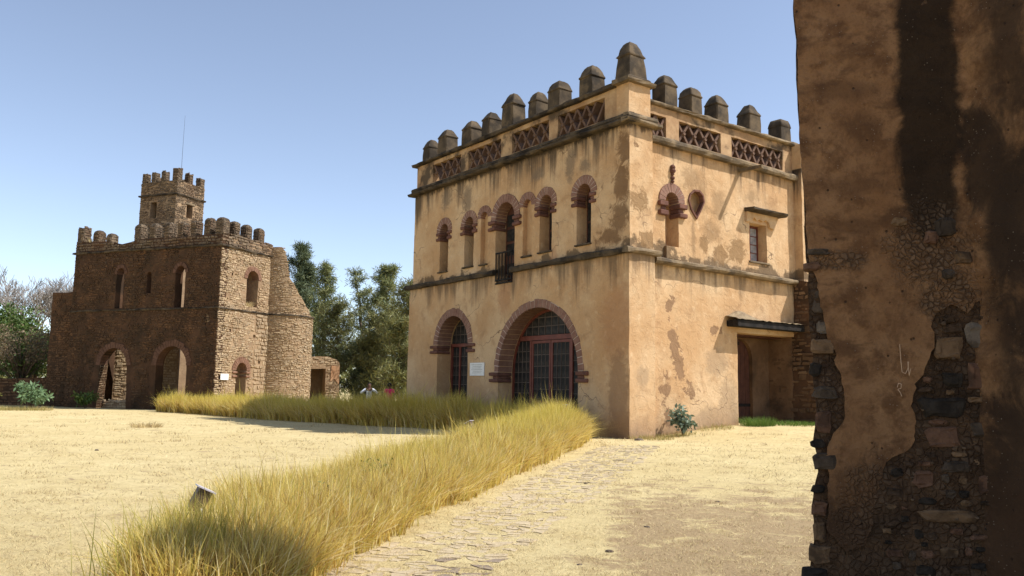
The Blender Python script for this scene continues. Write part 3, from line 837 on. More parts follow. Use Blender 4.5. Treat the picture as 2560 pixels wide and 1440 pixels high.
# ---- ruined wing wall to the right of the porch
wing_top = lambda s: 6.0 - 0.35 * max(0, -s) + 0.25 * nz(s, 0, 0, 2.0)
PW = lambda s, z, d: (9.44 + d, s, z)
wo_ = [(1.7, -0.3), (0.36, -0.3), (-1.0, -0.3), (-1.05, 4.2), (-0.35, 4.5), (-0.32, 5.9), (0.36, 6.05), (0.36, 3.9), (1.7, 3.9)]
wall_mb(wo_, [], PW, 1.1, 0.2, 0.05, 1.6, 12.0).build('ruined_wing_wall', M['mortar_dark'], lib)
M['stone_dark'] = m_rubble('dark_rubble', [(0.11, 0.06, 0.032), (0.18, 0.105, 0.058), (0.075, 0.048, 0.03), (0.24, 0.15, 0.085), (0.13, 0.07, 0.036)], lich=0.5)  # dark brown rubble with darker random mottling
ws = rubble(PW, -0.95, 1.6, 0.0, 3.9, (), (0.10, 0.22), (0.16, 0.42), (0.01, 0.06), 0.3, skip=0.35) + rubble(PW, -0.3, 0.34, 3.9, 5.8, (), (0.10, 0.20), (0.14, 0.34), (0.01, 0.05), 0.3, skip=0.3)
build_stones(lib, ws, 60, M['stone_dark'])

# ---- remaining sides, roof
MB().box(9.95, 10.65, 0.95, 14.40, -0.5, 10.6).build('wall', M['plaster_plain'], lib)
MB().box(0.85, 9.9, 13.7, 14.42, -0.5, 10.6).build('wall', M['plaster_plain'], lib)
MB().box(0.5, 10.2, 0.9, 14.0, 10.30, 10.42).build('roof', M['ledge'], lib)
MB().box(0.81, 9.9, 1.25, 13.65, 5.9, 6.04).build('floor_slab', M['room_dark'], lib)
MB().box(0.70, 9.9, 0.45 + 0.8, 13.7, -0.1, 0.2).build('floor_slab', M['room_dark'], lib)

# ---- parapets with lattice panels
LP = [(10.52, 12.88), (7.53, 9.95), (4.41, 6.78), (1.32, 3.88)]
RP = [(1.32, 2.27), (2.94, 5.24), (5.87, 9.03)]
PPl = lambda s, z, d: (0.12 + d, s, z)
PPr = lambda s, z, d: (s, 0.44 + d, z)
wall_mb([(0.10, 10.84), (14.32, 10.84), (14.32, 11.92), (0.10, 11.92)], [[(a, 10.92), (a, 11.74), (b, 11.74), (b, 10.92)] for a, b in LP], PPl, 0.55, 0.3, 0.015, 0.9, 13.0).build('parapet', M['parapet'], lib)
wall_mb([(1.0, 10.40), (9.9, 10.36), (9.9, 11.56), (1.0, 11.56)], [[(a, 10.46), (a, 11.24), (b, 11.24), (b, 10.46)] for a, b in RP], PPr, 0.55, 0.3, 0.015, 0.9, 14.0).build('parapet', M['parapet'], lib)
wall_mb([(0.10, 10.83), (1.12, 10.83), (1.12, 11.95), (0.10, 11.95)], [], lambda s, z, d: (s, 0.09 + d, z), 0.6, 0.3, 0.015, 0.9, 15.0).build('parapet_post', M['plaster_right'], lib)
MB().box(9.95, 10.5, 1.0, 14.3, 10.62, 11.9).build('parapet', M['plaster_plain'], lib)
MB().box(0.7, 9.9, 13.75, 14.3, 10.62, 11.9).build('parapet', M['plaster_plain'], lib)
ledge('coping', (0.12, 0.7), (0.12, 14.55), (-1, 0), 11.925, 12.07, 0.20, M['ledge'], lib, 0.72, 0.022, 0.28, seed=15)
ledge('coping', (1.25, 0.44), (9.9, 0.44), (0, -1), 11.565, 11.70, 0.17, M['ledge_lit'], lib, 0.70, 0.022, 0.28, seed=16)
ledge('coping', (-0.12, 0.09), (1.26, 0.09), (0, -1), 11.955, 12.10, 0.18, M['ledge_lit'], lib, 0.62, 0.015, 0.28, seed=17)

def lattice(P, a, b, z0, z1, broken=()):
    n = max(2, int(round((b - a) / 0.56))); w = (b - a) / n
    L = {}
    for k in range(n):
        for sgn in (1, -1):
            if (k, sgn) in broken: continue
            if sgn not in L:
                th = 0.045
                p0, p1 = ((0, 0), (w, z1 - z0)) if sgn > 0 else ((w, 0), (0, z1 - z0))
                dx, dz = p1[0] - p0[0], p1[1] - p0[1]; ln = math.hypot(dx, dz); nx_, nz_ = -dz / ln * th, dx / ln * th
                q = [(p0[0] + nx_, p0[1] + nz_), (p0[0] - nx_, p0[1] - nz_), (p1[0] - nx_, p1[1] - nz_), (p1[0] + nx_, p1[1] + nz_)]
                dd = 0.05 if sgn > 0 else 0.062
                A = Vector(P(0, 0, 0))
                o = MB().loft([[Vector(P(s, z, dd)) - A for s, z in q], [Vector(P(s, z, 0.40)) - A for s, z in q]]).build('lattice_slat', M['lattice'], lib)
                L[sgn] = o.data
            else: o = link_mesh('lattice_slat', L[sgn], lib)
            o.location = P(a + k * w, z0, 0)
        if (k, 1) in broken: continue
        if 'k' not in L:
            A = Vector(P(0, 0, 0)); rg = []
            for d, rr in ((-0.005, 0.05), (-0.02, 0.075), (0.03, 0.095), (0.07, 0.095)):
                rg.append([Vector(P(rr * math.cos(t), rr * math.sin(t), d)) - A for t in [2 * math.pi * i / 7 for i in range(7)]])
            o = MB().loft(rg).build('lattice_boss', M['lattice'], lib); L['k'] = o.data
        else: o = link_mesh('lattice_boss', L['k'], lib)
        o.location = P(a + (k + 0.5) * w, (z0 + z1) / 2, 0)
for i, (a, b) in enumerate(LP): lattice(PPl, a, b, 10.92, 11.74, {(0, 1)} if i == 3 else ({(3, -1)} if i == 0 else ()))
for a, b in RP: lattice(PPr, a, b, 10.46, 11.24)

# ---- merlons: pier with a domed cap
def rsq(cx, cy, hx, hy, z, k=0.82):
    pts = []
    for a in range(16):
        t = 2 * math.pi * (a + 0.5) / 16
        c, s = math.cos(t), math.sin(t)
        e = 0.13
        pts.append((cx + hx * math.copysign(abs(c) ** e, c), cy + hy * math.copysign(abs(s) ** e, s), z))
    return pts
def merlon(cx, cy, hx, hy, z0, zs, zt, ruined=False, m='cap'):
    j = lambda r_: [(p[0] + random.uniform(-.012, .012), p[1] + random.uniform(-.012, .012), p[2] + random.uniform(-.01, .01)) for p in r_]
    t = random.uniform(0.93, 0.97)
    o = MB().loft([rsq(cx, cy, hx, hy, z0 - 0.06), j(rsq(cx, cy, hx * 0.99, hy * 0.99, z0 + (zs - z0) * 0.5)), j(rsq(cx, cy, hx * t, hy * t, zs))]).build('merlon', M[m], lib)
    H = zt - zs
    k0 = random.uniform(0.85, 1.1)
    prof = [(1.0, -0.02), (1.09, 0.0), (1.07, 0.10), (0.98, 0.20), (0.84 * k0, 0.50), (0.62 * k0, 0.78), (0.36, 0.95), (0.12, 1.0)]
    if ruined: prof = [(1.0, -0.02), (1.06, 0.02), (0.97, 0.3), (0.8, 0.55), (0.5, 0.6)]
    r_ = [j(rsq(cx, cy, hx * t * a, hy * t * a, zs + H * b)) for a, b in prof]
    MB().loft(r_).build('cap', M['cap'], o, True)
for (a, b, zs, zt) in ((13.15, 13.75, 12.60, 13.03), (11.68, 12.42, 12.78, 13.18), (9.68, 10.42, 12.68, 13.08), (8.28, 8.86, 12.72, 13.08), (6.62, 7.44, 12.92, 13.46), (5.10, 5.62, 12.62, 13.06), (3.72, 4.42, 12.70, 13.12), (1.90, 2.60, 12.68, 13.16)):
    merlon(0.36, (a + b) / 2, 0.34, (b - a) / 2, 12.06, zs + 0.06, zt + 0.07)
for k, (a, b, zs, zt) in enumerate(((2.12, 2.76, 12.32, 12.76), (3.52, 4.10, 12.22, 12.62), (4.94, 5.60, 12.22, 12.66), (6.88, 7.55, 12.24, 12.70), (8.85, 9.5, 12.15, 12.7))):
    merlon((a + b) / 2, 0.66, (b - a) / 2 + 0.02, 0.33, 11.68, zs + 0.12, zt + 0.13, k == 4)
merlon(1.02, 1.05, 0.2, 0.25, 12.0, 12.55, 12.95)
# the corner pinnacle
j = lambda r_: [(p[0] + random.uniform(-.012, .012), p[1] + random.uniform(-.012, .012), p[2]) for p in r_]
pn = MB().loft([rsq(0.56, 0.43, 0.58, 0.43, 12.05), j(rsq(0.56, 0.43, 0.56, 0.42, 12.17)), j(rsq(0.52, 0.41, 0.44, 0.36, 12.21)), j(rsq(0.50, 0.40, 0.40, 0.33, 12.60)), j(rsq(0.48, 0.39, 0.34, 0.30, 12.95))]).build('pinnacle', M['cap'], lib)
MB().loft([rsq(0.48, 0.39, 0.34, 0.29, 12.93), j(rsq(0.50, 0.40, 0.42, 0.34, 12.97)), j(rsq(0.48, 0.40, 0.34, 0.29, 13.06)), j(rsq(0.46, 0.40, 0.27, 0.24, 13.26)), j(rsq(0.45, 0.40, 0.17, 0.17, 13.44)), j(rsq(0.44, 0.40, 0.07, 0.07, 13.52))]).build('cap', M['cap'], pn, True)

# ---- great door, small door and the balcony
def glazed(parent, y0, y1, z0, z1, nc, nr, x, bar=0.028, m='wood_grey', keep=None):
    """a grid of panes with glazing bars in the plane x"""
    w, h = (y1 - y0) / nc, (z1 - z0) / nr
    mb = MB(); me = None
    for c in range(1, nc): mb.box(x - 0.018, x + 0.018, y0 + c * w - bar / 2, y0 + c * w + bar / 2, z0, z1)
    for r_ in range(1, nr): mb.box(x - 0.015, x + 0.015, y0, y1, z0 + r_ * h - bar / 2, z0 + r_ * h + bar / 2)
    mb.build('glazing_bars', M[m], parent)
    for c in range(nc):
        for r_ in range(nr):
            if keep and not keep(y0 + (c + .5) * w, z0 + (r_ + .5) * h): continue
            if me is None:
                o = MB().box(0, 0.006, bar * 0.3, w - bar * 0.3, bar * 0.3, h - bar * 0.3).build('pane', M['glass'], parent); me = o.data
            else: o = link_mesh('pane', me, parent)
            o.location = (x + random.uniform(-.002, .002), y0 + c * w, z0 + r_ * h)
            o.rotation_euler = (0, random.uniform(-.012, .012), random.uniform(-.012, .012))
gd = empty('door'); gd.parent = lib
tag(gd, 'wide glazed red double door under the great arch')
X = 0.74
for (a, b, c_, d_) in ((2.40, 7.38, 3.42, 3.60), (6.06, 6.16, 0.25, 3.415), (3.62, 3.72, 0.25, 3.415), (7.20, 7.36, 0.25, 3.415), (2.42, 2.58, 0.25, 3.415)):
    MB().box(X - 0.05, X + 0.06, a, b, c_, d_).build('frame', M['wood_red'], gd)
for a, b in ((4.905, 6.05), (3.73, 4.875)):
    lf = empty('leaf'); lf.parent = gd
    for (p, q, c_, d_) in ((a, a + 0.09, 0.28, 3.40), (b - 0.09, b, 0.28, 3.40), (a + 0.09, b - 0.09, 3.30, 3.40), (a + 0.09, b - 0.09, 1.02, 1.12)):
        MB().box(X - 0.03, X + 0.03, p, q, c_, d_).build('stile', M['wood_red'], lf)
    MB().box(X - 0.012, X + 0.02, a + 0.09, b - 0.09, 0.28, 1.015).build('panel', M['wood_brown'], lf)
    glazed(lf, a + 0.09, b - 0.09, 1.12, 3.30, 4, 5, X)
glazed(gd, 6.17, 7.19, 0.6, 3.41, 4, 7, X)
glazed(gd, 2.59, 3.61, 0.6, 3.41, 4, 7, X)
glazed(gd, 2.55, 7.23, 3.61, 4.62, 12, 3, X, 0.035, keep=lambda y, z: math.hypot(y - 4.89, z - 2.2) < 2.6)
ringp = MB(); n = 30; vs_, fs = [], []
for k in range(n + 1):
    t = math.pi * k / n
    for rr in (2.29, 2.40):
        for xx in (X - 0.05, X + 0.05): vs_.append((xx, 4.89 + rr * math.cos(t), 2.2 + rr * math.sin(t)))
for k in range(n):
    q = 4 * k; fs += [(q, q + 2, q + 6, q + 4), (q + 1, q, q + 4, q + 5)]
ringp.add(vs_, fs).build('arch_frame', M['wood_red'], gd)
MB().box(0.02, 0.8, 2.3, 7.5, 0.0, 0.24).build('threshold', M['ledge'], lib)
sd_ = empty('door'); sd_.parent = lib
tag(sd_, 'narrow glazed red door under the small arch')
for (a, b, c_, d_) in ((9.5, 11.9, 3.34, 3.48), (11.10, 11.20, 0.25, 3.335), (9.5, 9.66, 0.25, 3.335), (11.74, 11.88, 0.25, 3.335), (10.24, 10.34, 0.25, 3.335)):
    MB().box(X - 0.05, X + 0.06, a, b, c_, d_).build('frame', M['wood_red'], sd_)
glazed(sd_, 10.34, 11.10, 0.9, 3.33, 3, 6, X)
glazed(sd_, 11.20, 11.74, 0.9, 3.33, 2, 6, X)
glazed(sd_, 9.66, 10.24, 0.9, 3.33, 2, 6, X)
glazed(sd_, 9.5, 11.88, 3.49, 4.65, 7, 3, X, 0.035, keep=lambda y, z: math.hypot(y - 10.68, z - 3.42) < 1.5)
MB().box(X - 0.02, X + 0.03, 9.66, 11.74, 0.25, 0.895).build('panel', M['wood_brown'], sd_)
MB().box(X - 0.11, X - 0.05, 10.37, 10.41, 1.55, 1.60).build('handle', M['zinc'], sd_)
MB().box(0.02, 0.8, 9.3, 12.1, 0.0, 0.24).build('threshold', M['ledge'], lib)
MB().box(1.9, 2.0, 1.3, 13.6, 0.2, 5.9).build('inner_wall', M['room_dark'], lib)

bd = empty('door'); bd.parent = lib
tag(bd, 'dark panelled balcony door in the tall central arch')
MB().box(0.60, 0.66, 6.35, 7.85, 5.76, 9.1).build('leaf', M['wood_brown'], bd)
for zz in (6.1, 6.9, 7.5, 8.1):
    for yy in (6.55, 7.14):
        MB().box(0.57, 0.597, yy, yy + 0.48, zz, zz + 0.48).build('pane', M['glass'], bd)
bal = empty('balcony'); bal.parent = lib
MB().box(-0.06, 0.58, 6.43, 7.54, 5.68, 5.735).build('balcony_floor', M['wood_black'], bal)
for zz in (5.80, 6.90): MB().box(-0.06, -0.01, 6.44, 7.54, zz, zz + 0.06).build('rail', M['wood_black'], bal)
for k in range(6): MB().box(-0.05, -0.02, 6.45 + k * 0.21, 6.49 + k * 0.21, 5.86, 6.90).build('baluster', M['wood_black'], bal)

def to_world(lx, ly, lz):
    c, s = math.cos(CROT), math.sin(CROT)
    return (CX + lx * c - ly * s, CY + lx * s + ly * c, lz)

# information board beside the small arch
pq = empty('information_plaque', to_world(-0.03, 8.72, 2.06), CROT)
tag(pq, 'pale rectangular information plaque on the ochre wall between the two arched doors', 'plaque')
MB().box(-0.02, 0.02, -0.51, 0.51, 0, 0.53).build('board', M['white_board'], pq, bevel=0.006)
for k in range(6):
    MB().box(-0.024, -0.0215, -0.40 + 0.05 * (k % 3), 0.40 - 0.06 * ((k * 2) % 3), 0.44 - k * 0.066, 0.452 - k * 0.066).build('text_line', M['grey_ink'], pq)
# ------------------------------------------------------------------ the ruined rubble castle
KX, KY, KROT = -17.286, 49.213, RAD(-22)
cas = empty('ruined_castle', (KX, KY, 0), KROT)
tag(cas, 'roofless brown rubble-stone castle with crenellated walls and a square tower', 'castle')
def cas_world(lx, ly, lz):
    c, s = math.cos(KROT), math.sin(KROT)
    return (KX + lx * c - ly * s, KY + lx * s + ly * c, lz)
CF = lambda s, z, d: (s, d, z)
CR = lambda s, z, d: (-d, s, z)
a1 = arch_hole(-7.93, 1.10, 2.65, -0.35, 1.05, 16, 0.15, 1.27)
a2 = arch_hole(-3.30, 1.17, 2.65, -0.35, 1.16, 18, 0.0, 1.17)
fw1 = arch_hole(-7.84, 0.34, 8.35, 6.2, 0.42, 10, 0.3)
fw2 = arch_hole(-5.50, 0.19, 8.2, 7.08, 0.22, 8)
fw3 = arch_hole(-3.02, 0.38, 8.25, 6.15, 0.48, 10, 0.3)
top_f = [(0.0, 10.48), (-1.6, 10.50), (-3.0, 10.45), (-5.0, 10.52), (-6.6, 10.50), (-7.2, 10.36), (-7.9, 10.26), (-8.6, 10.40), (-9.2, 10.52), (-10.8, 10.52), (-11.3, 10.60), (-11.85, 10.62)]
fo_ = [(-11.85, -0.5), (0.0, -0.5)] + top_f
holes_f = [a1, a2, fw1, fw2, fw3]
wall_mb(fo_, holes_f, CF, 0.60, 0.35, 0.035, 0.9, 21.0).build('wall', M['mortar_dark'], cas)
rw = arch_hole(2.92, 0.54, 8.12, 6.40, None, 12)
rd = arch_hole(2.30, 0.48, 2.44, -0.3, None, 12)
ro_ = [(0.97, -0.5), (9.2, -0.5), (9.2, 5.2), (5.3, 5.6), (5.2, 10.3), (4.7, 10.5), (0.97, 10.48)]
PH = [(0.62, 6.9), (1.1, 4.8), (3.95, 3.0), (3.3, 4.6), (1.0, 8.2)]   # putlog holes
holes_r = [rw, rd] + [[(a - .09, b - .09), (a - .09, b + .09), (a + .09, b + .09), (a + .09, b - .09)] for a, b in PH if a > 0.99]
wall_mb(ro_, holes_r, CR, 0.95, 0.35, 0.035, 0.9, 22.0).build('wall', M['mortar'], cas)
MB().box(-0.93, -0.012, 0.02, 0.99, -0.5, 10.45).build('wall_corner', M['mortar'], cas)
# the stones themselves
FP = [(-6.1, 4.3), (-4.85, 4.35), (-10.0, 2.6), (-5.5, 2.7), (-5.1, 2.72), (-1.3, 2.9), (-6.3, 4.4), (-1.9, 4.4)]
ring_f = [arch_hole(-7.93, 1.10 + 0.46, 2.65, -0.35, 1.50, 16, 0.1, 1.66), arch_hole(-3.30, 1.63, 2.65, -0.35, 1.62, 16, 0, 1.63), arch_hole(-7.84, 0.56, 8.35, 8.2, 0.66, 10), arch_hole(-3.02, 0.62, 8.25, 8.0, 0.74, 10)]
hf = holes_f + ring_f + [[(a - .1, b - .1), (a - .1, b + .1), (a + .1, b + .1), (a + .1, b - .1)] for a, b in FP]
st = rubble(CF, -11.83, 0.0, 0.0, 9.72, hf, (0.05, 0.15), (0.09, 0.32), (0.006, 0.05), 0.45, seed=1.0, wave=0.16, skip=0.10)
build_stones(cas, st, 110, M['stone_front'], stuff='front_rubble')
st = rubble(CF, -11.83, 0.0, 9.92, 10.62, (), (0.12, 0.2), (0.16, 0.40), (0.02, 0.07), 0.3, top=lambda s: np.interp(s, [p[0] for p in top_f][::-1], [p[1] for p in top_f][::-1]) + 0.03)
st += [(0, v) for a, v in rubble(CR, 0.0, 4.66, 9.92, 10.5, (), (0.12, 0.2), (0.16, 0.40), (0.02, 0.07), 0.3)]
build_stones(cas, st, 20, M['stone_top'], stuff='parapet_rubble')
hr = holes_r + [[(a - .1, b - .1), (a - .1, b + .1), (a + .1, b + .1), (a + .1, b - .1)] for a, b in PH] + [arch_hole(2.92, 0.82, 8.12, 7.8, None, 12), arch_hole(2.30, 0.84, 2.44, 2.0, None, 12)]
big_z = [(3.35, 0.8), (3.35, 6.0), (4.6, 6.0), (4.6, 0.8)]
st = rubble(CR, 0.0, 4.62, 0.0, 9.72, hr + [big_z], (0.05, 0.15), (0.09, 0.32), (0.008, 0.055), 0.45, seed=2.0, wave=0.16, skip=0.08)
st += rubble(CR, 3.4, 4.6, 0.8, 6.0, hr, (0.16, 0.30), (0.2, 0.45), (0.02, 0.06), 0.3, seed=2.5)
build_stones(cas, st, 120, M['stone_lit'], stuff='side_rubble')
# arch stones
def wring(c, r0, r1, sp, n, P, rise=1.0, m='red'):
    wedge_ring(cas, c, r0, r1, sp, n, P, -0.04, 0.5, M[m], gap=0.012, rise=rise, jit=0.03)
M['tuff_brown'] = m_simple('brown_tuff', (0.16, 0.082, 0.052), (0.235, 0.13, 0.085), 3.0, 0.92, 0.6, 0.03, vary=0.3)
M['tuff_dark'] = m_simple('dark_brown_tuff', (0.10, 0.052, 0.033), (0.15, 0.08, 0.052), 3.0, 0.92, 0.6, 0.03, vary=0.3)  # darker copy of the tuff, shade of the front face in its colour
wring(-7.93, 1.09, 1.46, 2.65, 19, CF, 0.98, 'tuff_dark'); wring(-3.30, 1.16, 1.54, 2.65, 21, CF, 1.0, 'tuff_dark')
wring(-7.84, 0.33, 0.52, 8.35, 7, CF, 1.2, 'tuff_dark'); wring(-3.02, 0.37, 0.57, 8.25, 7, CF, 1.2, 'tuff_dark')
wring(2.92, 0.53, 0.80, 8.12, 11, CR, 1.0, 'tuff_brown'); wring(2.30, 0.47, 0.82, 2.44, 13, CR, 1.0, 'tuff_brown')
for sd in (-1, 1):
    for zz in (2.02, 2.26):
        e = 2.30 + sd * 0.47
        MB().box(-0.5, 0.08, min(e - sd * 0.06, e + sd * 0.34), max(e - sd * 0.06, e + sd * 0.34), zz, zz + 0.11).build('impost', M['tuff_brown'], cas, bevel=0.02)
def cled(a, b, out, z0, z1, pr, name='string_course', seed=1.0, m='ledge'):
    ledge(name, a, b, out, z0, z1, pr, M[m], cas, 0.08, 0.03, 0.35, seed=seed)
cled((-12.0, 0), (0.08, 0), (0, -1), 9.76, 9.88, 0.14, seed=31)
cled((0, -0.1), (0, 4.7), (1, 0), 9.76, 9.88, 0.14, seed=32)
cled((-11.9, 0), (0.06, 0), (0, -1), 6.02, 6.12, 0.10, seed=33)
cled((0, -0.06), (0, 4.62), (1, 0), 6.02, 6.12, 0.10, seed=34)
# patches of old plaster left on the front
for (c, r_, z_, zr) in ():
    pol = [(c + r_ * math.cos(t) * (1 + 0.35 * nz(math.cos(t), math.sin(t), c, 1.7)), z_ + zr * math.sin(t) * (1 + 0.35 * nz(math.cos(t), math.sin(t), c, 1.3))) for t in [2 * math.pi * k / 18 for k in range(18)]]
    wall_mb(pol, [], lambda s, z, d: (s, d - 0.075, z), 0.05, 0.2, 0.02, 2.0, c).build('plaster_patch', M['plaster_old'], cas)
# merlons
def m_masonry():
    t = NT('small_masonry'); o = t.obj()
    oo = t.map(o, (1, 1, 1.7))
    e = t.voro(oo, 5.5, 'DISTANCE_TO_EDGE'); cc = t.voro(oo, 5.5, out='Color')
    f = t.noise(o, 20.0, 6, 0.7)
    g = t.n('ShaderNodeSeparateColor', {0: cc}).outputs[0]
    c = t.ramp(g, [(0.0, (0.11, 0.082, 0.056)), (0.4, (0.17, 0.127, 0.086)), (0.7, (0.09, 0.069, 0.05)), (1.0, (0.21, 0.158, 0.105))])
    c = t.mix(t.ss(e, 0.06, 0.015), c, (0.09, 0.06, 0.04))
    c = t.mix(t.ss(t.noise(o, 1.5, 6), 0.5, 0.65, 0.0, 0.6), c, (0.07, 0.055, 0.04))
    h = t.m('ADD', t.ss(e, 0.0, 0.12), t.m('MULTIPLY', f, 0.5))
    return t.out(c, 0.95, t.bump(h, 1.0, 0.05), 0.08)
M['masonry'] = m_masonry()
def rub_merlon(x0, x1, y0, y1, z0, z1, dome=True, mat='stone_top', parent=None):
    """a merlon of rubble: core plus stones on the four sides"""
    cx, cy, hx, hy = (x0 + x1) / 2, (y0 + y1) / 2, (x1 - x0) / 2, (y1 - y0) / 2
    zs = z1 - (0.24 if dome else 0.02)
    mb = MB()
    rings = [rsq(cx, cy, hx, hy, z0 - 0.1), rsq(cx, cy, hx, hy, zs)]
    if dome:
        rings += [rsq(cx, cy, hx * a, hy * a, zs + (z1 - zs) * b) for a, b in ((0.96, 0.25), (0.80, 0.65), (0.5, 0.92), (0.2, 1.0))]
    rings = [[(p[0] + random.uniform(-.02, .02), p[1] + random.uniform(-.02, .02), p[2] + random.uniform(-.02, .02)) for p in r_] for r_ in rings]
    mb.loft(rings, 0)
    for P, a, b in ((lambda s, z, d: (s, y0 + d, z), x0, x1), (lambda s, z, d: (s, y1 - d, z), x0, x1), (lambda s, z, d: (x0 + d, s, z), y0, y1), (lambda s, z, d: (x1 - d, s, z), y0, y1)):
        for ar, v in rubble(P, a + 0.02, b - 0.02, z0, zs, (), (0.10, 0.18), (0.14, 0.34), (0.015, 0.04), 0.3, skip=0.08): mb.add(v, STF, 1)
    mb.build('merlon', [M['masonry'], M[mat]], parent or cas)
for (a, b, zt) in ((-11.83, -11.30, 11.5), (-10.46, -10.0, 11.32), (-9.34, -8.92, 11.06), (-6.98, -6.48, 11.52), (-5.74, -5.30, 11.50), (-4.60, -4.18, 11.50), (-3.52, -3.08, 11.44), (-2.52, -2.08, 11.48), (-1.46, -1.0, 11.58)):
    rub_merlon(a, b, 0.03, 0.62, 10.45 if b > -9 or b < -11 else 10.5, zt, a > -11)
rub_merlon(-0.56, -0.02, 0.02, 0.60, 10.45, 11.55)
for (a, b, zt) in ((1.08, 1.56, 11.5), (2.18, 2.66, 11.5), (3.38, 3.88, 11.5)):
    rub_merlon(-0.55, -0.03, a, b, 10.45, zt)
# stair turret
TX, TY, TR = -0.6, 6.6, 2.1
CT = lambda s, z, d: (TX + (TR - d) * math.cos(s / TR), TY + (TR - d) * math.sin(s / TR), z)
th_h = ([-180, -52, -46, -40, -30, -18, 10, 60, 180], [10.5, 10.45, 9.7, 8.5, 8.0, 7.35, 6.25, 5.8, 5.8])
def turret_top(s):
    dg = math.degrees(s / TR)
    return float(np.interp(dg, *th_h)) + 0.10 * nz(s, 0, 0, 3.0)
vs_, fs = [], []
ns, nzv = 72, 26
for i in range(ns + 1):
    s = TR * (-math.pi + 2 * math.pi * i / ns); T = turret_top(s)
    for k in range(nzv + 1):
        vs_.append(CT(s, -0.4 + (T + 0.4) * k / nzv, -0.03 * nz(s, k * 0.4, 1, 1.2)))
    for k in range(nzv + 1):
        vs_.append(CT(s, T - (T + 0.4) * k / nzv, 0.55))
m_ = 2 * (nzv + 1)
for i in range(ns):
    for k in range(m_ - 1):
        q = i * m_ + k
        fs.append((q, q + m_, q + m_ + 1, q + 1))
MB().add(vs_, fs).build('turret', M['mortar'], cas)
st = rubble(CT, TR * RAD(-100), TR * RAD(100), 0.0, 10.5, [[(TR * RAD(-33), 3.55), (TR * RAD(-33), 3.75), (TR * RAD(-27), 3.75), (TR * RAD(-27), 3.55)]], (0.05, 0.13), (0.10, 0.32), (0.008, 0.055), 0.42, top=turret_top, seed=3.0, wave=0.10, skip=0.08)
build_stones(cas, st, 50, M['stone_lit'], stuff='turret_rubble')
vs_ = []; fs = []
for i in range(41):
    s = TR * RAD(-95 + 190 * i / 40)
    j_ = 0.02 * nz(s, 0, 4, 3.0)
    for d, z in ((0.02, 6.02), (-0.10 + j_, 6.02 + j_), (-0.10 - j_, 6.12 + j_), (0.02, 6.13)): vs_.append(CT(s, z, d))
for i in range(40):
    for k in range(3):
        q = i * 4 + k; fs.append((q, q + 4, q + 5, q + 1))
MB().add(vs_, fs).build('turret_course', M['ledge'], cas)
# lower wing at the left
CW = lambda s, z, d: (s, 0.45 + d, z)
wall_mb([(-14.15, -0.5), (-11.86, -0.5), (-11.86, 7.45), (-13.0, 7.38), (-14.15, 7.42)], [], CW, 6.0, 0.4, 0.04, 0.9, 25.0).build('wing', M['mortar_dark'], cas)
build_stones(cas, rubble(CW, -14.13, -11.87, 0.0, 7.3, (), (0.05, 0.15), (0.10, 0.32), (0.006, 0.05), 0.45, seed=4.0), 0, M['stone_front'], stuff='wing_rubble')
# back and left walls, inner cross wall seen through the arch
MB().box(-11.8, -0.98, 8.3, 9.2, -0.4, 5.4).build('wall', M['mortar_dark'], cas)
MB().box(-11.82, -10.95, 0.97, 8.28, -0.4, 10.2).build('wall', M['mortar_dark'], cas)
CI = lambda s, z, d: (-9.9 + 0.8 * s - 0.6 * d, 1.9 + 0.6 * s + 0.8 * d, z)
ih = [(0.95, 0.45), (0.95, 3.2), (2.55, 3.2), (2.55, 0.45)]
wall_mb([(0.0, -0.3), (3.9, -0.3), (3.9, 4.6), (0.0, 4.6)], [ih], CI, 0.6, 0.4, 0.03, 0.9, 26.0).build('inner_wall', M['mortar'], cas)
build_stones(cas, rubble(CI, 0.1, 3.8, 0.0, 4.4, [ih], (0.10, 0.18), (0.16, 0.42), (0.02, 0.06), 0.25, seed=5.0), 0, M['stone_lit'], stuff='inner_rubble')
build_stones(cas, rubble(lambda s, z, d: (-9.2 + 2.55 * s / 2.6, 0.55 + d, z), 0.0, 2.6, 0.0, 0.42, (), (0.12, 0.2), (0.2, 0.45), (0.02, 0.06), 0.25), 0, M['stone_lit'], stuff='sill_rubble')
MB().box(-9.2, -6.66, 0.56, 0.95, -0.2, 0.42).build('arch_sill', M['mortar'], cas)
# jamb stones of the first arch
build_stones(cas, rubble(lambda s, z, d: (-9.18 + 0.14 * max(0, z) / 2.6 + d, s, z), 0.03, 0.58, 0.0, 2.6, (), (0.10, 0.17), (0.16, 0.40), (0.01, 0.04), 0.2), 0, M['stone_lit'], stuff='jamb_rubble')

# square tower
TXa, TXb, TYa, TYb = -10.85, -7.65, 4.0, 6.6
tw = empty('tower'); tw.parent = cas
tfh = [(-9.92, 12.82), (-9.92, 13.95), (-9.36, 13.95), (-9.36, 12.82)]
trh = [(5.0, 12.94), (5.0, 13.86), (5.56, 13.86), (5.56, 12.94)]
TF = lambda s, z, d: (s, TYa + d, z)
TRr = lambda s, z, d: (TXb - d, s, z)
wall_mb([(TXa, 0), (TXb, 0), (TXb, 15.35), (TXa, 15.35)], [tfh], TF, 0.5, 0.4, 0.03, 0.9, 27.0).build('wall', M['mortar'], tw)
wall_mb([(TYa + 0.52, 0), (TYb, 0), (TYb, 15.35), (TYa + 0.52, 15.35)], [trh], TRr, 0.5, 0.4, 0.03, 0.9, 28.0).build('wall', M['mortar'], tw)
MB().box(TXb - 0.49, TXb - 0.012, TYa + 0.012, TYa + 0.53, 9, 15.33).build('wall_corner', M['mortar'], tw)
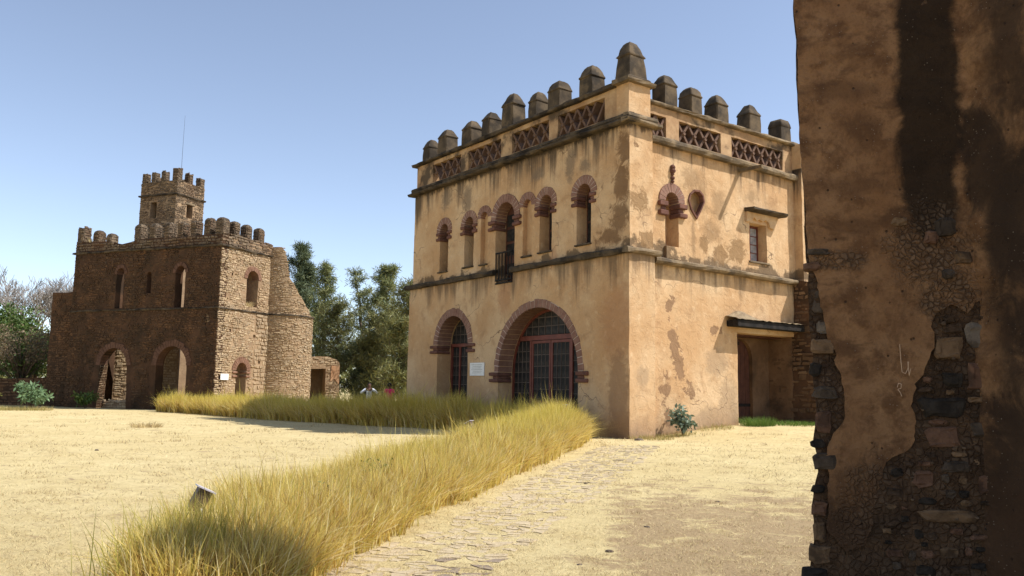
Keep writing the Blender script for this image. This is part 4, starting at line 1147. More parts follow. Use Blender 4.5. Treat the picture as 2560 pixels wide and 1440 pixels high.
wall_mb([(TXa, 0), (TXb - 0.52, 0), (TXb - 0.52, 15.35), (TXa, 15.35)], [[(-9.5, 12.8), (-9.5, 13.9), (-8.7, 13.9), (-8.7, 12.8)]], lambda s, z, d: (s, TYb - d, z), 0.5, 0.6, 0.03, 0.9, 29.0).build('wall', M['mortar'], tw)
MB().box(TXa, TXa + 0.48, TYa + 0.53, TYb - 0.53, 0, 15.3).build('wall', M['mortar'], tw)
st = rubble(TF, TXa, TXb, 10.2, 15.35, [tfh], (0.06, 0.15), (0.10, 0.30), (0.01, 0.05), 0.4, seed=6)
st += rubble(TRr, TYa, TYb, 10.2, 15.35, [trh, [(4.85, 13.84), (4.85, 14.05), (5.75, 14.05), (5.75, 13.84)]], (0.06, 0.15), (0.10, 0.30), (0.01, 0.05), 0.4, seed=7)
st2 = [(a, v) for a, v in st]
mbt = MB()
for a, v in st2: mbt.add(v, STF)
o = mbt.build('tower_rubble', M['stone_top'], tw); o['kind'] = 'stuff'
MB().box(TXb - 0.1, TXb + 0.05, 4.85, 5.75, 13.88, 14.02).build('lintel', M['ledge_lit'], tw, bevel=0.01)
for (a, b, o_, sd) in (((TXa - 0.1, TYa), (TXb + 0.08, TYa), (0, -1), 41), ((TXb, TYa - 0.08), (TXb, TYb + 0.1), (1, 0), 42)):
    ledge('string_course', a, b, o_, 14.36, 14.47, 0.13, M['ledge'], tw, 0.08, 0.025, 0.35, seed=sd)
MB().box(TXa + 0.3, TXb - 0.3, TYa + 0.3, TYb - 0.3, 14.9, 15.0).build('roof', M['ledge'], tw)
for (a, b, c_, d_, zt) in ((-10.84, -10.46, 4.02, 4.42, 16.08), (-10.0, -9.62, 4.02, 4.42, 16.12), (-9.14, -8.76, 4.02, 4.42, 16.12), (-8.12, -7.66, 4.02, 4.45, 16.2), (-8.08, -7.66, 5.08, 5.46, 16.1), (-8.08, -7.66, 6.16, 6.58, 16.05), (-10.84, -10.4, 6.1, 6.58, 16.0), (-10.84, -10.4, 5.05, 5.5, 16.0), (-9.6, -9.15, 6.1, 6.58, 16.0)):
    rub_merlon(a, b, c_, d_, 15.3, zt - 0.05, False, parent=tw)

rod = MB().tube([cas_world(-7.95, 4.6, 15.3), cas_world(-7.95, 4.6, 18.0), cas_world(-7.93, 4.6, 20.1)], [0.014, 0.010, 0.006], 6).build('lightning_rod', M['iron'])
tag(rod, 'thin tall metal lightning rod standing on the castle tower', 'rod')
pq2 = empty('information_plaque', cas_world(0.09, 0.73, 1.84), KROT)
tag(pq2, 'white rectangular information plaque on the sunlit castle wall left of its small door', 'plaque')
MB().box(0, 0.03, -0.34, 0.34, 0, 0.36).build('board', M['white_board'], pq2, bevel=0.006)

# ------------------------------------------------------------------ small ruined gateway right of the turret
gw = empty('ruined_gateway', (-12.85, 58.0, 0), RAD(30))
tag(gw, 'small ruined rubble gateway with a dark doorway beside the round turret', 'ruin')
GWP = lambda s, z, d: (s, d, z)
go = [(-1.25, -0.3), (-1.22, 3.35), (-0.6, 3.60), (0.2, 3.62), (0.75, 3.45), (1.05, 3.25), (1.10, 3.0), (1.12, -0.3)]
gh = [(-1.1, -0.2), (-1.1, 2.72), (0.12, 2.78), (0.12, -0.2)]
wall_mb(go, [gh], GWP, 0.7, 0.25, 0.04, 1.2, 51.0).build('wall', M['mortar'], gw)
build_stones(gw, rubble(GWP, -1.2, 1.08, 0.0, 3.55, [gh, [(0.45, 1.9), (0.45, 3.0), (1.08, 3.0), (1.08, 1.9)]], (0.09, 0.16), (0.14, 0.36), (0.015, 0.06), 0.3, top=lambda s: np.interp(s, [-1.25, -0.6, 0.2, 0.75, 1.05], [3.35, 3.6, 3.62, 3.45, 3.2]), seed=8), 0, M['stone_lit'])
wall_mb([(0.46, 1.9), (0.5, 3.0), (1.07, 2.95), (1.07, 1.7), (0.75, 2.1)], [], lambda s, z, d: (s, d - 0.06, z), 0.05, 0.2, 0.01, 1.0, 5.0).build('plaster_patch', M['plaster_old'], gw)
MB().box(-1.3, 1.1, 1.9, 2.3, -0.3, 3.2).build('wall', M['mortar'], gw)
MB().box(-1.6, -1.26, 0.1, 2.3, -0.3, 3.2).build('wall', M['mortar'], gw)
MB().box(0.72, 1.08, 0.72, 1.88, -0.3, 3.1).build('wall', M['mortar'], gw)
MB().box(-1.25, 0.9, 0.72, 1.9, 2.95, 3.15).build('lintel_slab', M['mortar'], gw)

# low boundary wall far left
lw = empty('boundary_wall', (-36.5, 57.0, 0), RAD(-8))
tag(lw, 'low dark stone boundary wall under the left trees', 'wall')
LWP = lambda s, z, d: (s, d, z)
wall_mb([(-14, -0.3), (8.5, -0.3), (8.5, 2.0), (3, 1.75), (-2, 1.9), (-14, 1.8)], [], LWP, 0.6, 0.4, 0.04, 0.9, 52.0).build('wall', M['mortar_dark'], lw)
build_stones(lw, rubble(LWP, -13.9, 8.4, 0.0, 1.75, (), (0.14, 0.24), (0.2, 0.5), (0.02, 0.07), 0.3, seed=9), 0, M['stone_dark'])

# ------------------------------------------------------------------ near wall at the right edge, in its own shade
def m_fg():
    t = NT('stained_near_plaster'); o = t.obj(); x, y, z = t.sep(o)
    a = t.noise(o, 1.6, 6, 0.6); b = t.noise(o, 6.0, 8, 0.68); f = t.noise(o, 45.0, 7, 0.72)
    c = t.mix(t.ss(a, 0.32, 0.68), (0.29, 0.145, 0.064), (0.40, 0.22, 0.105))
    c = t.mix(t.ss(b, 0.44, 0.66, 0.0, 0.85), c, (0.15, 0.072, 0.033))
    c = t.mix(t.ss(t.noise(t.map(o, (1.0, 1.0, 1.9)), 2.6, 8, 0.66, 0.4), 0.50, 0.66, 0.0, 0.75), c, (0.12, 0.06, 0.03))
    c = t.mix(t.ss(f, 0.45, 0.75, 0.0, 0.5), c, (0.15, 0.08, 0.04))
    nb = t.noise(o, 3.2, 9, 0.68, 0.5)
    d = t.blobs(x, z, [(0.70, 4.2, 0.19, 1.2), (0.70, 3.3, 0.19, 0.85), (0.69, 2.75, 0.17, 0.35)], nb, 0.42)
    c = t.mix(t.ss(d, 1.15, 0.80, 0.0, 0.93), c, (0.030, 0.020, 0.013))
    nb = t.noise(o, 3.2, 9, 0.72, 0.9)
    d = t.blobs(x, z, [(1.06, 2.45, 0.12, 0.5), (0.95, 2.9, 0.10, 0.35), (1.15, 0.9, 0.35, 0.7), (0.20, 0.55, 0.35, 0.35), (1.2, 1.9, 0.2, 0.5), (1.25, 3.6, 0.1, 0.5)], nb, 0.6)
    c = t.mix(t.ss(d, 1.2, 0.7, 0.0, 0.85), c, (0.035, 0.024, 0.017))
    d = t.blobs(x, z, [(0.2, 3.35, 0.22, 0.07), (0.32, 3.1, 0.12, 0.12), (0.2, 2.75, 0.25, 0.06), (0.25, 2.5, 0.14, 0.06)], nb, 0.7)
    c = t.mix(t.ss(d, 1.3, 0.5, 0.0, 0.6), c, (0.14, 0.07, 0.034))
    gz_ = t.ss(t.blobs(x, z, [(0.66, 2.36, 0.22, 0.28), (0.80, 2.10, 0.2, 0.2), (0.15, 2.3, 0.16, 0.06), (0.28, 0.85, 0.2, 0.3)], nb, 0.9), 1.25, 0.6)
    ow = t.n('ShaderNodeVectorMath', {0: o, 1: t.n('ShaderNodeVectorMath', {0: t.n('ShaderNodeTexNoise', {'Vector': o, 'Scale': 14.0}).outputs[1], 1: (0.05, 0.05, 0.05)}, operation='MULTIPLY').outputs[0]}, operation='ADD').outputs[0]
    gp = t.m('SUBTRACT', 0.5, t.m('MULTIPLY', t.voro(ow, 30.0, 'DISTANCE_TO_EDGE'), 2.0)); gc = t.mix(1.0, t.n('ShaderNodeSeparateColor', {0: t.voro(ow, 30.0, out='Color')}).outputs[0], (1.0, 0.72, 0.5), 'MULTIPLY')
    gcol = t.mix(t.ss(gp, 0.46, 0.1), (0.07, 0.042, 0.025), t.mix(0.9, gc, (0.135, 0.085, 0.05)))
    c = t.mix(t.m('MULTIPLY', t.m('MULTIPLY', gz_, 0.75), t.ss(t.noise(o, 8.0, 6, 0.72), 0.40, 0.60, 0.25, 1.0)), c, gcol)
    dk = t.m('MULTIPLY', t.ss(x, 0.92, 1.02), t.ss(t.noise(t.map(o, (1, 1, 0.5)), 2.2, 8, 0.7), 0.36, 0.56))  # return face darkened: stain together with its deeper shade, as colour
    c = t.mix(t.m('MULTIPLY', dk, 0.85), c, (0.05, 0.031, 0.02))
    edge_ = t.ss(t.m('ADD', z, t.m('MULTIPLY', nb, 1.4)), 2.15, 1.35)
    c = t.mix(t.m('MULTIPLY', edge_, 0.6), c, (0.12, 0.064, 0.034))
    grit = t.ss(t.voro(o, 42.0), 0.16, 0.09)
    c = t.mix(t.m('MULTIPLY', grit, t.ss(b, 0.5, 0.62, 0.0, 0.7)), c, (0.42, 0.33, 0.24))
    pit = t.ss(t.voro(o, 11.0), 0.10, 0.05)
    c = t.mix(t.m('MULTIPLY', pit, 0.8), c, (0.05, 0.03, 0.02))
    h = t.m('ADD', t.m('ADD', t.m('MULTIPLY', b, 2.2), t.m('MULTIPLY', f, 1.0)), t.m('ADD', t.m('MULTIPLY', pit, -0.6), t.m('MULTIPLY', t.m('MULTIPLY', t.ss(gp, 0.5, 0.1), gz_), 0.7)))
    return t.out(c, 0.93, t.bump(h, 0.95, 0.022), 0.12)
def m_fgcore():
    t = NT('crumbling_core'); o = t.obj()
    a = t.noise(o, 4.0, 8, 0.7); f = t.noise(o, 38.0, 7, 0.72)
    ow = t.n('ShaderNodeVectorMath', {0: o, 1: t.n('ShaderNodeVectorMath', {0: t.n('ShaderNodeTexNoise', {'Vector': o, 'Scale': 14.0}).outputs[1], 1: (0.05, 0.05, 0.05)}, operation='MULTIPLY').outputs[0]}, operation='ADD').outputs[0]
    p = t.m('SUBTRACT', 0.5, t.m('MULTIPLY', t.voro(ow, 26.0, 'DISTANCE_TO_EDGE'), 2.0)); pc = t.mix(1.0, t.n('ShaderNodeSeparateColor', {0: t.voro(ow, 26.0, out='Color')}).outputs[0], (1.0, 0.72, 0.5), 'MULTIPLY')
    c = t.mix(t.ss(a, 0.35, 0.7), (0.055, 0.032, 0.019), (0.13, 0.076, 0.042))
    c = t.mix(t.m('MULTIPLY', t.ss(p, 0.40, 0.16, 0.0, 0.6), t.ss(t.noise(o, 7.0, 6, 0.7), 0.44, 0.62)), c, t.mix(0.9, pc, (0.105, 0.068, 0.042)))
    c = t.mix(t.ss(t.noise(o, 1.7, 5), 0.5, 0.66, 0.0, 0.7), c, (0.035, 0.023, 0.015))
    h = t.m('ADD', t.m('MULTIPLY', t.ss(p, 0.5, 0.1), 0.45), t.m('ADD', a, t.m('MULTIPLY', f, 0.5)))
    return t.out(c, 0.95, t.bump(h, 0.9, 0.025), 0.1)
M['fg'] = m_fg(); M['fg_core'] = m_fgcore()
EX, EY, EROT = 1.8, 5.0, RAD(-10)
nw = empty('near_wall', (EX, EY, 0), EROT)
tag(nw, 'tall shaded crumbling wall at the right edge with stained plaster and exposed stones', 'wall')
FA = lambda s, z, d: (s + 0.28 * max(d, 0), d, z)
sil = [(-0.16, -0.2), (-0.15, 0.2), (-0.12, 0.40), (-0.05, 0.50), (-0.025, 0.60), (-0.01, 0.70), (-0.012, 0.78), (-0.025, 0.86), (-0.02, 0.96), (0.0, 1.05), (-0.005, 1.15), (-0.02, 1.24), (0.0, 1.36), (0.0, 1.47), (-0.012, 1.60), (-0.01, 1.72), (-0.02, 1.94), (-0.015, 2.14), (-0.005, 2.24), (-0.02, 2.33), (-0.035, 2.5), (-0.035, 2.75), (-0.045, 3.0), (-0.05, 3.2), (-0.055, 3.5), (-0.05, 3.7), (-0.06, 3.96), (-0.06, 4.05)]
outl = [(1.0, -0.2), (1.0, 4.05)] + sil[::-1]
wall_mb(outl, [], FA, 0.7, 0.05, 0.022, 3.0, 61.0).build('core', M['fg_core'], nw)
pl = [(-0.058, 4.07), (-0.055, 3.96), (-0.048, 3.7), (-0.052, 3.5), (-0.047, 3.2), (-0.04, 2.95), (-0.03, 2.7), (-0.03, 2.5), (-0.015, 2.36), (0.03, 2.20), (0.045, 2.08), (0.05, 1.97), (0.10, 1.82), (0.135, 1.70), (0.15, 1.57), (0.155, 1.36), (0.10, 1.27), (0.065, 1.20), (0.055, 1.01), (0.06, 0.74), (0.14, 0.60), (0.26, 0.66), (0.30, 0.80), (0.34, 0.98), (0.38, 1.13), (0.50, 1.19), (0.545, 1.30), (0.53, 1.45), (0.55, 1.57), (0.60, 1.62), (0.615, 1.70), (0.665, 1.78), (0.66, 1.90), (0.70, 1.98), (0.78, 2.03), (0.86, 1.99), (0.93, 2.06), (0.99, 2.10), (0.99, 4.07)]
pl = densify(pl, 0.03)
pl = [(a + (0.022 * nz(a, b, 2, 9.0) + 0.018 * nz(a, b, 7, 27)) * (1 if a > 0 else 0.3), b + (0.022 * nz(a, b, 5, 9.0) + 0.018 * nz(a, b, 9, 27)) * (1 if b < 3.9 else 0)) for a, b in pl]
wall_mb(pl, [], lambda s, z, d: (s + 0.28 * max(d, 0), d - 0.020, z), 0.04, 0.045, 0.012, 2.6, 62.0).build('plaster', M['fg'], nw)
# second face turning towards the viewer
FB = lambda s, z, d: (0.90 + 0.5 * s + 0.866 * d, -0.866 * s + 0.5 * d, z)
wall_mb([(-0.02, -0.2), (3.2, -0.2), (3.2, 4.3), (-0.02, 4.3)], [], FB, 0.8, 0.09, 0.03, 2.2, 63.0).build('return_wall', M['fg'], nw)
# unseen pier added behind the wall head to throw a shadow on the grass
MB().box(0.55, 1.0, 0.72, 1.45, -0.2, 6.75).build('shadow_pier', M['fg_core'], nw)
MB().box(0.50, 1.2, 0.25, 1.5, 3.7, 4.02).build('wall_head', M['fg_core'], nw)
# exposed stones
def cobble(s0, s1, z0, z1, prot, mat, P=FA, name='stone', d0=0.0, e=0.45):
    cx, cz, hx, hz = (s0 + s1) / 2, (z0 + z1) / 2, (s1 - s0) / 2, (z1 - z0) / 2
    n = 11; rings = []; prot *= 0.75
    jj = [(random.uniform(.74, 1.14), random.uniform(.74, 1.14)) for _ in range(n)]
    for k, dd in ((1.0, d0 + 0.05), (1.0, d0 - prot * 0.45), (0.90, d0 - prot * 0.85), (0.62, d0 - prot)):
        r_ = []
        for i in range(n):
            t = 2 * math.pi * i / n; c, s = math.cos(t), math.sin(t)
            r_.append(P(cx + hx * k * math.copysign(abs(c) ** e, c) * jj[i][0], cz + hz * k * math.copysign(abs(s) ** e, s) * jj[i][1], dd + random.uniform(-.007, .007)))
        rings.append(r_)
    return MB().loft(rings).build(name, mat, nw, False)
sm = {'tan': m_simple('tan_stone', (0.145, 0.088, 0.047), (0.22, 0.135, 0.073), 9.0, 0.92, 0.9, 0.015, dark=((0.05, 0.031, 0.019), 0.75)),
      'black': m_simple('black_stone', (0.026, 0.021, 0.017), (0.05, 0.04, 0.031), 14.0, 0.95, 0.8, 0.012, spec=0.04),
      'grey': m_simple('grey_stone', (0.066, 0.048, 0.034), (0.115, 0.083, 0.058), 10.0, 0.95, 0.9, 0.015, dark=((0.03, 0.022, 0.016), 0.7)),
      'red': m_simple('red_stone', (0.125, 0.066, 0.04), (0.18, 0.098, 0.06), 9.0, 0.9, 0.9, 0.015, dark=((0.045, 0.026, 0.017), 0.75)),
      'pale': m_simple('pale_stone', (0.14, 0.108, 0.08), (0.21, 0.165, 0.12), 12.0, 0.9, 0.9, 0.015, dark=((0.05, 0.036, 0.025), 0.7))}
for s0, s1, z0, z1, m_, pr in ((0.56, 0.83, 1.38, 1.50, 'black', 0.035), (0.67, 0.83, 1.71, 1.86, 'tan', 0.035), (0.83, 0.99, 1.54, 1.70, 'red', 0.035), (0.54, 0.85, 0.785, 0.87, 'tan', 0.03), (0.70, 0.82, 2.43, 2.55, 'grey', 0.055), (0.64, 0.72, 2.39, 2.47, 'red', 0.055), (0.84, 0.98, 1.27, 1.36, 'grey', 0.03), (0.68, 0.83, 1.07, 1.14, 'grey', 0.035), (0.60, 0.80, 1.20, 1.33, 'red', 0.025), (0.84, 0.98, 1.78, 1.93, 'pale', 0.03), (0.72, 0.80, 2.18, 2.24, 'grey', 0.055), (0.52, 0.64, 0.98, 1.08, 'red', 0.025), (0.86, 0.99, 0.95, 1.06, 'red', 0.025), (0.70, 0.82, 1.56, 1.64, 'black', 0.025), (0.46, 0.56, 2.5, 2.56, 'tan', 0.05), (0.80, 0.9, 2.27, 2.35, 'tan', 0.055),
                             (-0.025, 0.12, 1.73, 1.84, 'tan', 0.03), (-0.03, 0.045, 1.61, 1.69, 'black', 0.03), (-0.015, 0.14, 1.47, 1.55, 'grey', 0.03), (-0.03, 0.05, 1.19, 1.24, 'black', 0.03), (-0.02, 0.12, 1.06, 1.17, 'grey', 0.03), (-0.035, 0.045, 0.93, 0.975, 'black', 0.03), (-0.04, 0.06, 0.80, 0.89, 'red', 0.025), (-0.03, 0.045, 0.66, 0.78, 'tan', 0.025), (-0.055, 0.065, 0.53, 0.64, 'tan', 0.03), (-0.01, 0.10, 1.28, 1.42, 'red', 0.02), (-0.12, 0.05, 0.36, 0.51, 'black', 0.03), (-0.02, 0.11, 2.335, 2.375, 'grey', 0.05), (-0.045, 0.05, 2.235, 2.295, 'red', 0.05), (0.0, 0.09, 1.97, 2.12, 'grey', 0.02), (0.02, 0.11, 1.86, 1.94, 'pale', 0.02)):
    cobble(s0, s1, z0, z1, pr, sm[m_])
placed = []
expo = [(0.70, 1.97), (0.86, 1.97), (0.99, 2.05), (0.99, 0.5), (0.33, 0.5), (0.36, 0.9), (0.42, 1.12), (0.57, 1.18), (0.57, 1.55), (0.69, 1.76), (0.68, 1.95)]
mb = MB(); nst = 0
TAKEN = [(0.56, 0.83, 1.38, 1.50), (0.67, 0.83, 1.71, 1.86), (0.83, 0.99, 1.54, 1.70), (0.54, 0.85, 0.785, 0.87), (0.70, 0.82, 2.43, 2.55), (0.64, 0.72, 2.39, 2.47), (0.84, 0.98, 1.27, 1.36), (0.68, 0.83, 1.07, 1.14), (0.60, 0.80, 1.20, 1.33), (0.84, 0.98, 1.78, 1.93), (0.86, 0.97, 2.02, 2.12), (0.70, 0.80, 2.18, 2.24), (0.52, 0.64, 0.98, 1.08), (0.86, 0.99, 0.95, 1.06), (0.70, 0.82, 1.56, 1.64), (0.78, 0.9, 2.26, 2.36)]
sm['dim'] = m_simple('dim_brown_stone', (0.06, 0.037, 0.023), (0.105, 0.065, 0.039), 9.0, 0.93, 0.9, 0.015, dark=((0.03, 0.02, 0.013), 0.7))
for k in range(900):
    w_ = random.uniform(0.035, 0.12); h_ = random.uniform(0.025, 0.06)
    s = random.uniform(0.34, 0.97 - w_ / 2); z = random.uniform(0.5, 2.62)
    if not (in_poly([s - w_ / 2, s + w_ / 2, s], [z, z, z + h_ / 2], expo)).all(): continue
    if any(s + w_ / 2 > a - .005 and s - w_ / 2 < b + .005 and z + h_ / 2 > c_ - .005 and z - h_ / 2 < d_ + .005 for a, b, c_, d_ in TAKEN): continue
    TAKEN.append((s - w_ / 2, s + w_ / 2, z - h_ / 2, z + h_ / 2))
    cobble(s - w_ / 2, s + w_ / 2, z - h_ / 2, z + h_ / 2, random.uniform(0.012, 0.03), sm[random.choice(('dim', 'dim', 'dim', 'tan', 'red', 'grey', 'black'))], e=random.uniform(0.4, 0.75))
for k in range(60):
    s = random.uniform(0.32, 1.0); z = random.uniform(0.5, 2.7)
    if not in_poly([s], [z], expo)[0]: continue
    r_ = random.choice((0.005, 0.006, 0.008, 0.01, 0.012, 0.018))
    rings = []
    for kk, dd in ((1.0, 0.02), (0.95, -r_ * 0.5), (0.5, -r_ * 0.9)):
        rings.append([FA(s + r_ * kk * math.cos(t) * random.uniform(.75, 1.2), z + r_ * 0.8 * kk * math.sin(t) * random.uniform(.75, 1.2), dd - 0.018) for t in [2 * math.pi * i / 6 for i in range(6)]])
    mb.loft(rings)
M['pebble'] = m_rubble('pebbles', [(0.12, 0.08, 0.05), (0.20, 0.145, 0.095), (0.08, 0.055, 0.036), (0.26, 0.20, 0.14), (0.15, 0.085, 0.05)], lich=0.5, bscale=60)
o = mb.build('pebbles', M['pebble'], nw, True); o['kind'] = 'stuff'
# scratched marks in the plaster
mb = MB()
def scratch(pts):
    for a, b in zip(pts[:-1], pts[1:]):
        mb.tube([(a[0], -0.043, a[1]), (b[0], -0.043, b[1])], 0.0022, 5)
scratch([(0.475, 1.80), (0.478, 1.70), (0.482, 1.64), (0.50, 1.63), (0.515, 1.66), (0.52, 1.70)])
scratch([(0.515, 1.70), (0.52, 1.62), (0.53, 1.66)])
scratch([(0.452, 1.55), (0.46, 1.575), (0.475, 1.57), (0.472, 1.545), (0.455, 1.54), (0.468, 1.52), (0.475, 1.50)])
M['scratch'] = m_simple('bare_scratched_lime', (0.55, 0.36, 0.22), (0.62, 0.42, 0.27), 10)
mb.build('scratched_marks', M['scratch'], nw)
# ------------------------------------------------------------------ grass
def fast_mesh(name, V, loops, starts, totals, mat, parent=None):
    me = bpy.data.meshes.new(name)
    me.vertices.add(len(V)); me.vertices.foreach_set('co', V.astype(np.float32).ravel())
    me.loops.add(len(loops)); me.loops.foreach_set('vertex_index', loops.astype(np.int32))
    me.polygons.add(len(starts)); me.polygons.foreach_set('loop_start', starts.astype(np.int32)); me.polygons.foreach_set('loop_total', totals.astype(np.int32))
    me.materials.append(mat)
    me.update(calc_edges=True); me.validate()
    return link_mesh(name, me, parent)

def blades(name, base, h, w, lean, mat, segs=3, power=1.7, parent=None):
    """ribbons: base (N,3), height h, width w, lean (N,2) = horizontal travel of the tip as a share of h"""
    N = len(base)
    ang = rng.uniform(0, math.pi, N)
    wd = np.stack([np.cos(ang), np.sin(ang), np.zeros(N)], 1)
    per = segs * 2 + 1
    V = np.zeros((N, per, 3))
    for k in range(segs + 1):
        t = k / segs
        c = base.copy()
        c[:, :2] += lean * (h * t ** power)[:, None]
        drop = np.clip(np.hypot(lean[:, 0], lean[:, 1]), 0, 1.6)
        c[:, 2] += h * (t - 0.38 * drop * t ** 2.2)
        if k < segs:
            ww = (w * (1 - 0.75 * t))[:, None] * 0.5
            V[:, 2 * k] = c - wd * ww; V[:, 2 * k + 1] = c + wd * ww
        else: V[:, 2 * k] = c
    idx = []
    for k in range(segs - 1): idx.append([2 * k, 2 * k + 1, 2 * k + 3, 2 * k + 2])
    quads = np.array(idx).reshape(-1, 4) if idx else np.zeros((0, 4), int)
    tri = np.array([2 * segs - 2, 2 * segs - 1, 2 * segs])
    off = (np.arange(N) * per)[:, None]
    lq = (off[:, :, None] + quads[None]).reshape(N, -1)
    lt = off + tri[None]
    L = np.concatenate([lq, lt], 1).ravel()
    tot = np.tile(np.array([4] * len(quads) + [3]), N)
    st_ = np.concatenate([[0], np.cumsum(tot)[:-1]])
    return fast_mesh(name, V.reshape(-1, 3), L, st_, tot, mat, parent)

# hedge-like border of tall grass: centre line (x, y, half width, height)
HL = np.array([(-2.12, 5.9, .42, .42), (-2.20, 6.4, .58, .50), (-2.24, 7.2, .70, .55), (-2.22, 8.0, .80, .58), (-2.02, 9.6, .90, .60), (-1.65, 11.2, .90, .64), (-1.05, 14.0, .86, .68), (-0.20, 17.6, .84, .76), (0.90, 22.8, .84, .88), (1.55, 26.0, .84, 1.0), (1.30, 28.2, .80, 1.08), (-0.25, 30.5, .74, 1.14), (-2.45, 32.5, .74, 1.22), (-4.1, 33.8, .76, 1.25), (-8.1, 36.6, .80, 1.15), (-10.0, 38.3, .82, 1.08), (-15.5, 44.9, .84, 1.02), (-18.2, 46.9, .8, 1.05), (-19.4, 47.5, .6, 1.0)])
seg = np.hypot(np.diff(HL[:, 0]), np.diff(HL[:, 1])); arc = np.concatenate([[0], np.cumsum(seg)])
def hedge_part(name, a0, a1, density, wid, tuft_n, label, group, segs=3):
    ln = a1 - a0
    nt = int(ln * 1.75 * density / tuft_n)
    ta = rng.uniform(a0, a1, nt); tu = rng.uniform(-1, 1, nt)
    px = np.interp(ta, arc, HL[:, 0]); py = np.interp(ta, arc, HL[:, 1]); hw = np.interp(ta, arc, HL[:, 2]); hh = np.interp(ta, arc, HL[:, 3])
    e = 0.3
    dx = np.interp(ta + e, arc, HL[:, 0]) - np.interp(ta - e, arc, HL[:, 0]); dy = np.interp(ta + e, arc, HL[:, 1]) - np.interp(ta - e, arc, HL[:, 1])
    l = np.hypot(dx, dy); dx /= l; dy /= l
    nxp, nyp = dy, -dx
    wob = np.array([nz(a, b, 0, 0.7) for a, b in zip(px, py)])
    hw = hw * (1 + 0.22 * wob)
    tx = px + nxp * tu * hw; ty = py + nyp * tu * hw
    hmod = np.array([1 + 0.35 * nz(a, b, 3, 1.1) + 0.18 * nz(a, b, 8, 3.0) for a, b in zip(tx, ty)]) * (1 - 0.35 * np.abs(tu) ** 4)
    # blades of each tuft
    k = tuft_n
    X = np.repeat(tx, k) + rng.normal(0, 0.05, nt * k); Y = np.repeat(ty, k) + rng.normal(0, 0.05, nt * k)
    tl = rng.normal(0, 0.20, (nt, 2))
    lean = np.repeat(tl, k, 0) + rng.normal(0, 0.24, (nt * k, 2)) * rng.choice([0.4, 0.8, 1.0, 2.4], (nt * k, 1))
    uo = np.repeat(tu, k)[:, None] * np.repeat(np.stack([nxp, nyp], 1), k, 0)
    lean += uo * (0.28 * np.abs(np.repeat(tu, k))[:, None] ** 2)
    Hh = 1.12 * np.repeat(hh * hmod, k) * rng.uniform(0.55, 1.12, nt * k)
    tall = rng.random(nt * k) < 0.02
    Hh[tall] *= 1.35
    Z = np.array([gz(a, b) for a, b in zip(X[::k], Y[::k])]).repeat(k) - 0.02
    o = blades(name, np.stack([X, Y, Z], 1), Hh, rng.uniform(0.6, 1.4, nt * k) * wid, lean, M['hedge'], segs)
    return o
h1 = hedge_part('tall_grass', 0.0, 8.0, 3600, 0.0125, 22, '', '')
h2 = hedge_part('tall_grass', 7.9, 22.5, 2400, 0.0180, 18, '', '')
h3 = hedge_part('tall_grass', 22.4, arc[-1], 1000, 0.028, 18, '', '')
# one mass of grass: joined into a single stuff object
def join_meshes(objs, name):
    mb_v, mb_l, mb_s, mb_t = [], [], [], []
    vo = lo = 0
    for o in objs:
        me = o.data
        v = np.zeros(len(me.vertices) * 3, np.float32); me.vertices.foreach_get('co', v)
        l = np.zeros(len(me.loops), np.int32); me.loops.foreach_get('vertex_index', l)
        s = np.zeros(len(me.polygons), np.int32); me.polygons.foreach_get('loop_start', s)
        t = np.zeros(len(me.polygons), np.int32); me.polygons.foreach_get('loop_total', t)
        mb_v.append(v.reshape(-1, 3)); mb_l.append(l + vo); mb_s.append(s + lo); mb_t.append(t)
        vo += len(me.vertices); lo += len(me.loops)
    mat = objs[0].data.materials[0]
    for o in objs:
        me = o.data; bpy.data.objects.remove(o); bpy.data.meshes.remove(me)
    return fast_mesh(name, np.concatenate(mb_v), np.concatenate(mb_l), np.concatenate(mb_s), np.concatenate(mb_t), mat)
hg = join_meshes([h1, h2, h3], 'tall_grass')
tag(hg, 'winding border of tall golden dry grass beside the path', 'grass', None, 'stuff')

# greener upright clump at the near end of the border
n_ = 1100
gx_ = rng.normal(-2.45, 0.24, n_); gy_ = rng.normal(6.75, 0.38, n_)
o = blades('green_clump', np.stack([gx_, gy_, np.full(n_, -0.02)], 1), rng.uniform(0.35, 0.80, n_), rng.uniform(0.006, 0.013, n_), rng.normal(0, 0.22, (n_, 2)), M['olive_grass'], 3)
tag(o, 'greener upright grass at the near left end of the border', 'grass', None, 'stuff')

# loose straw lying on the lawn and across the path
def straw(n, y0, y1, ln, w):
    u = rng.random(n)
    y = 1 / (1 / y0 - u * (1 / y0 - 1 / y1))
    x = rng.uniform(-0.70, 0.62, n) * y
    k = np.array([nz(a, b, 4, 0.9) + 0.6 * nz(a, b, 7, 3.0) for a, b in zip(x, y)])
    keep = k > rng.uniform(-0.9, 0.5, n)
    x, y = x[keep], y[keep]; n = len(x)
    z = np.array([gz(a, b) for a, b in zip(x, y)])
    a = rng.uniform(0, 2 * math.pi, n); r_ = rng.uniform(0.9, 2.2, n)
    sc_ = np.clip(y / 11.0, 0.7, 2.2)
    h = rng.uniform(*ln, n) * sc_
    return blades('straw', np.stack([x, y, z + 0.004], 1), h, w * rng.uniform(0.6, 1.5, n) * sc_, np.stack([np.cos(a) * r_, np.sin(a) * r_], 1), M['straw'], 2, 1.2)
s1 = straw(70000, 5.8, 60, (0.02, 0.055), 0.0055)
s2 = straw(12000, 5.8, 22, (0.04, 0.10), 0.0045)
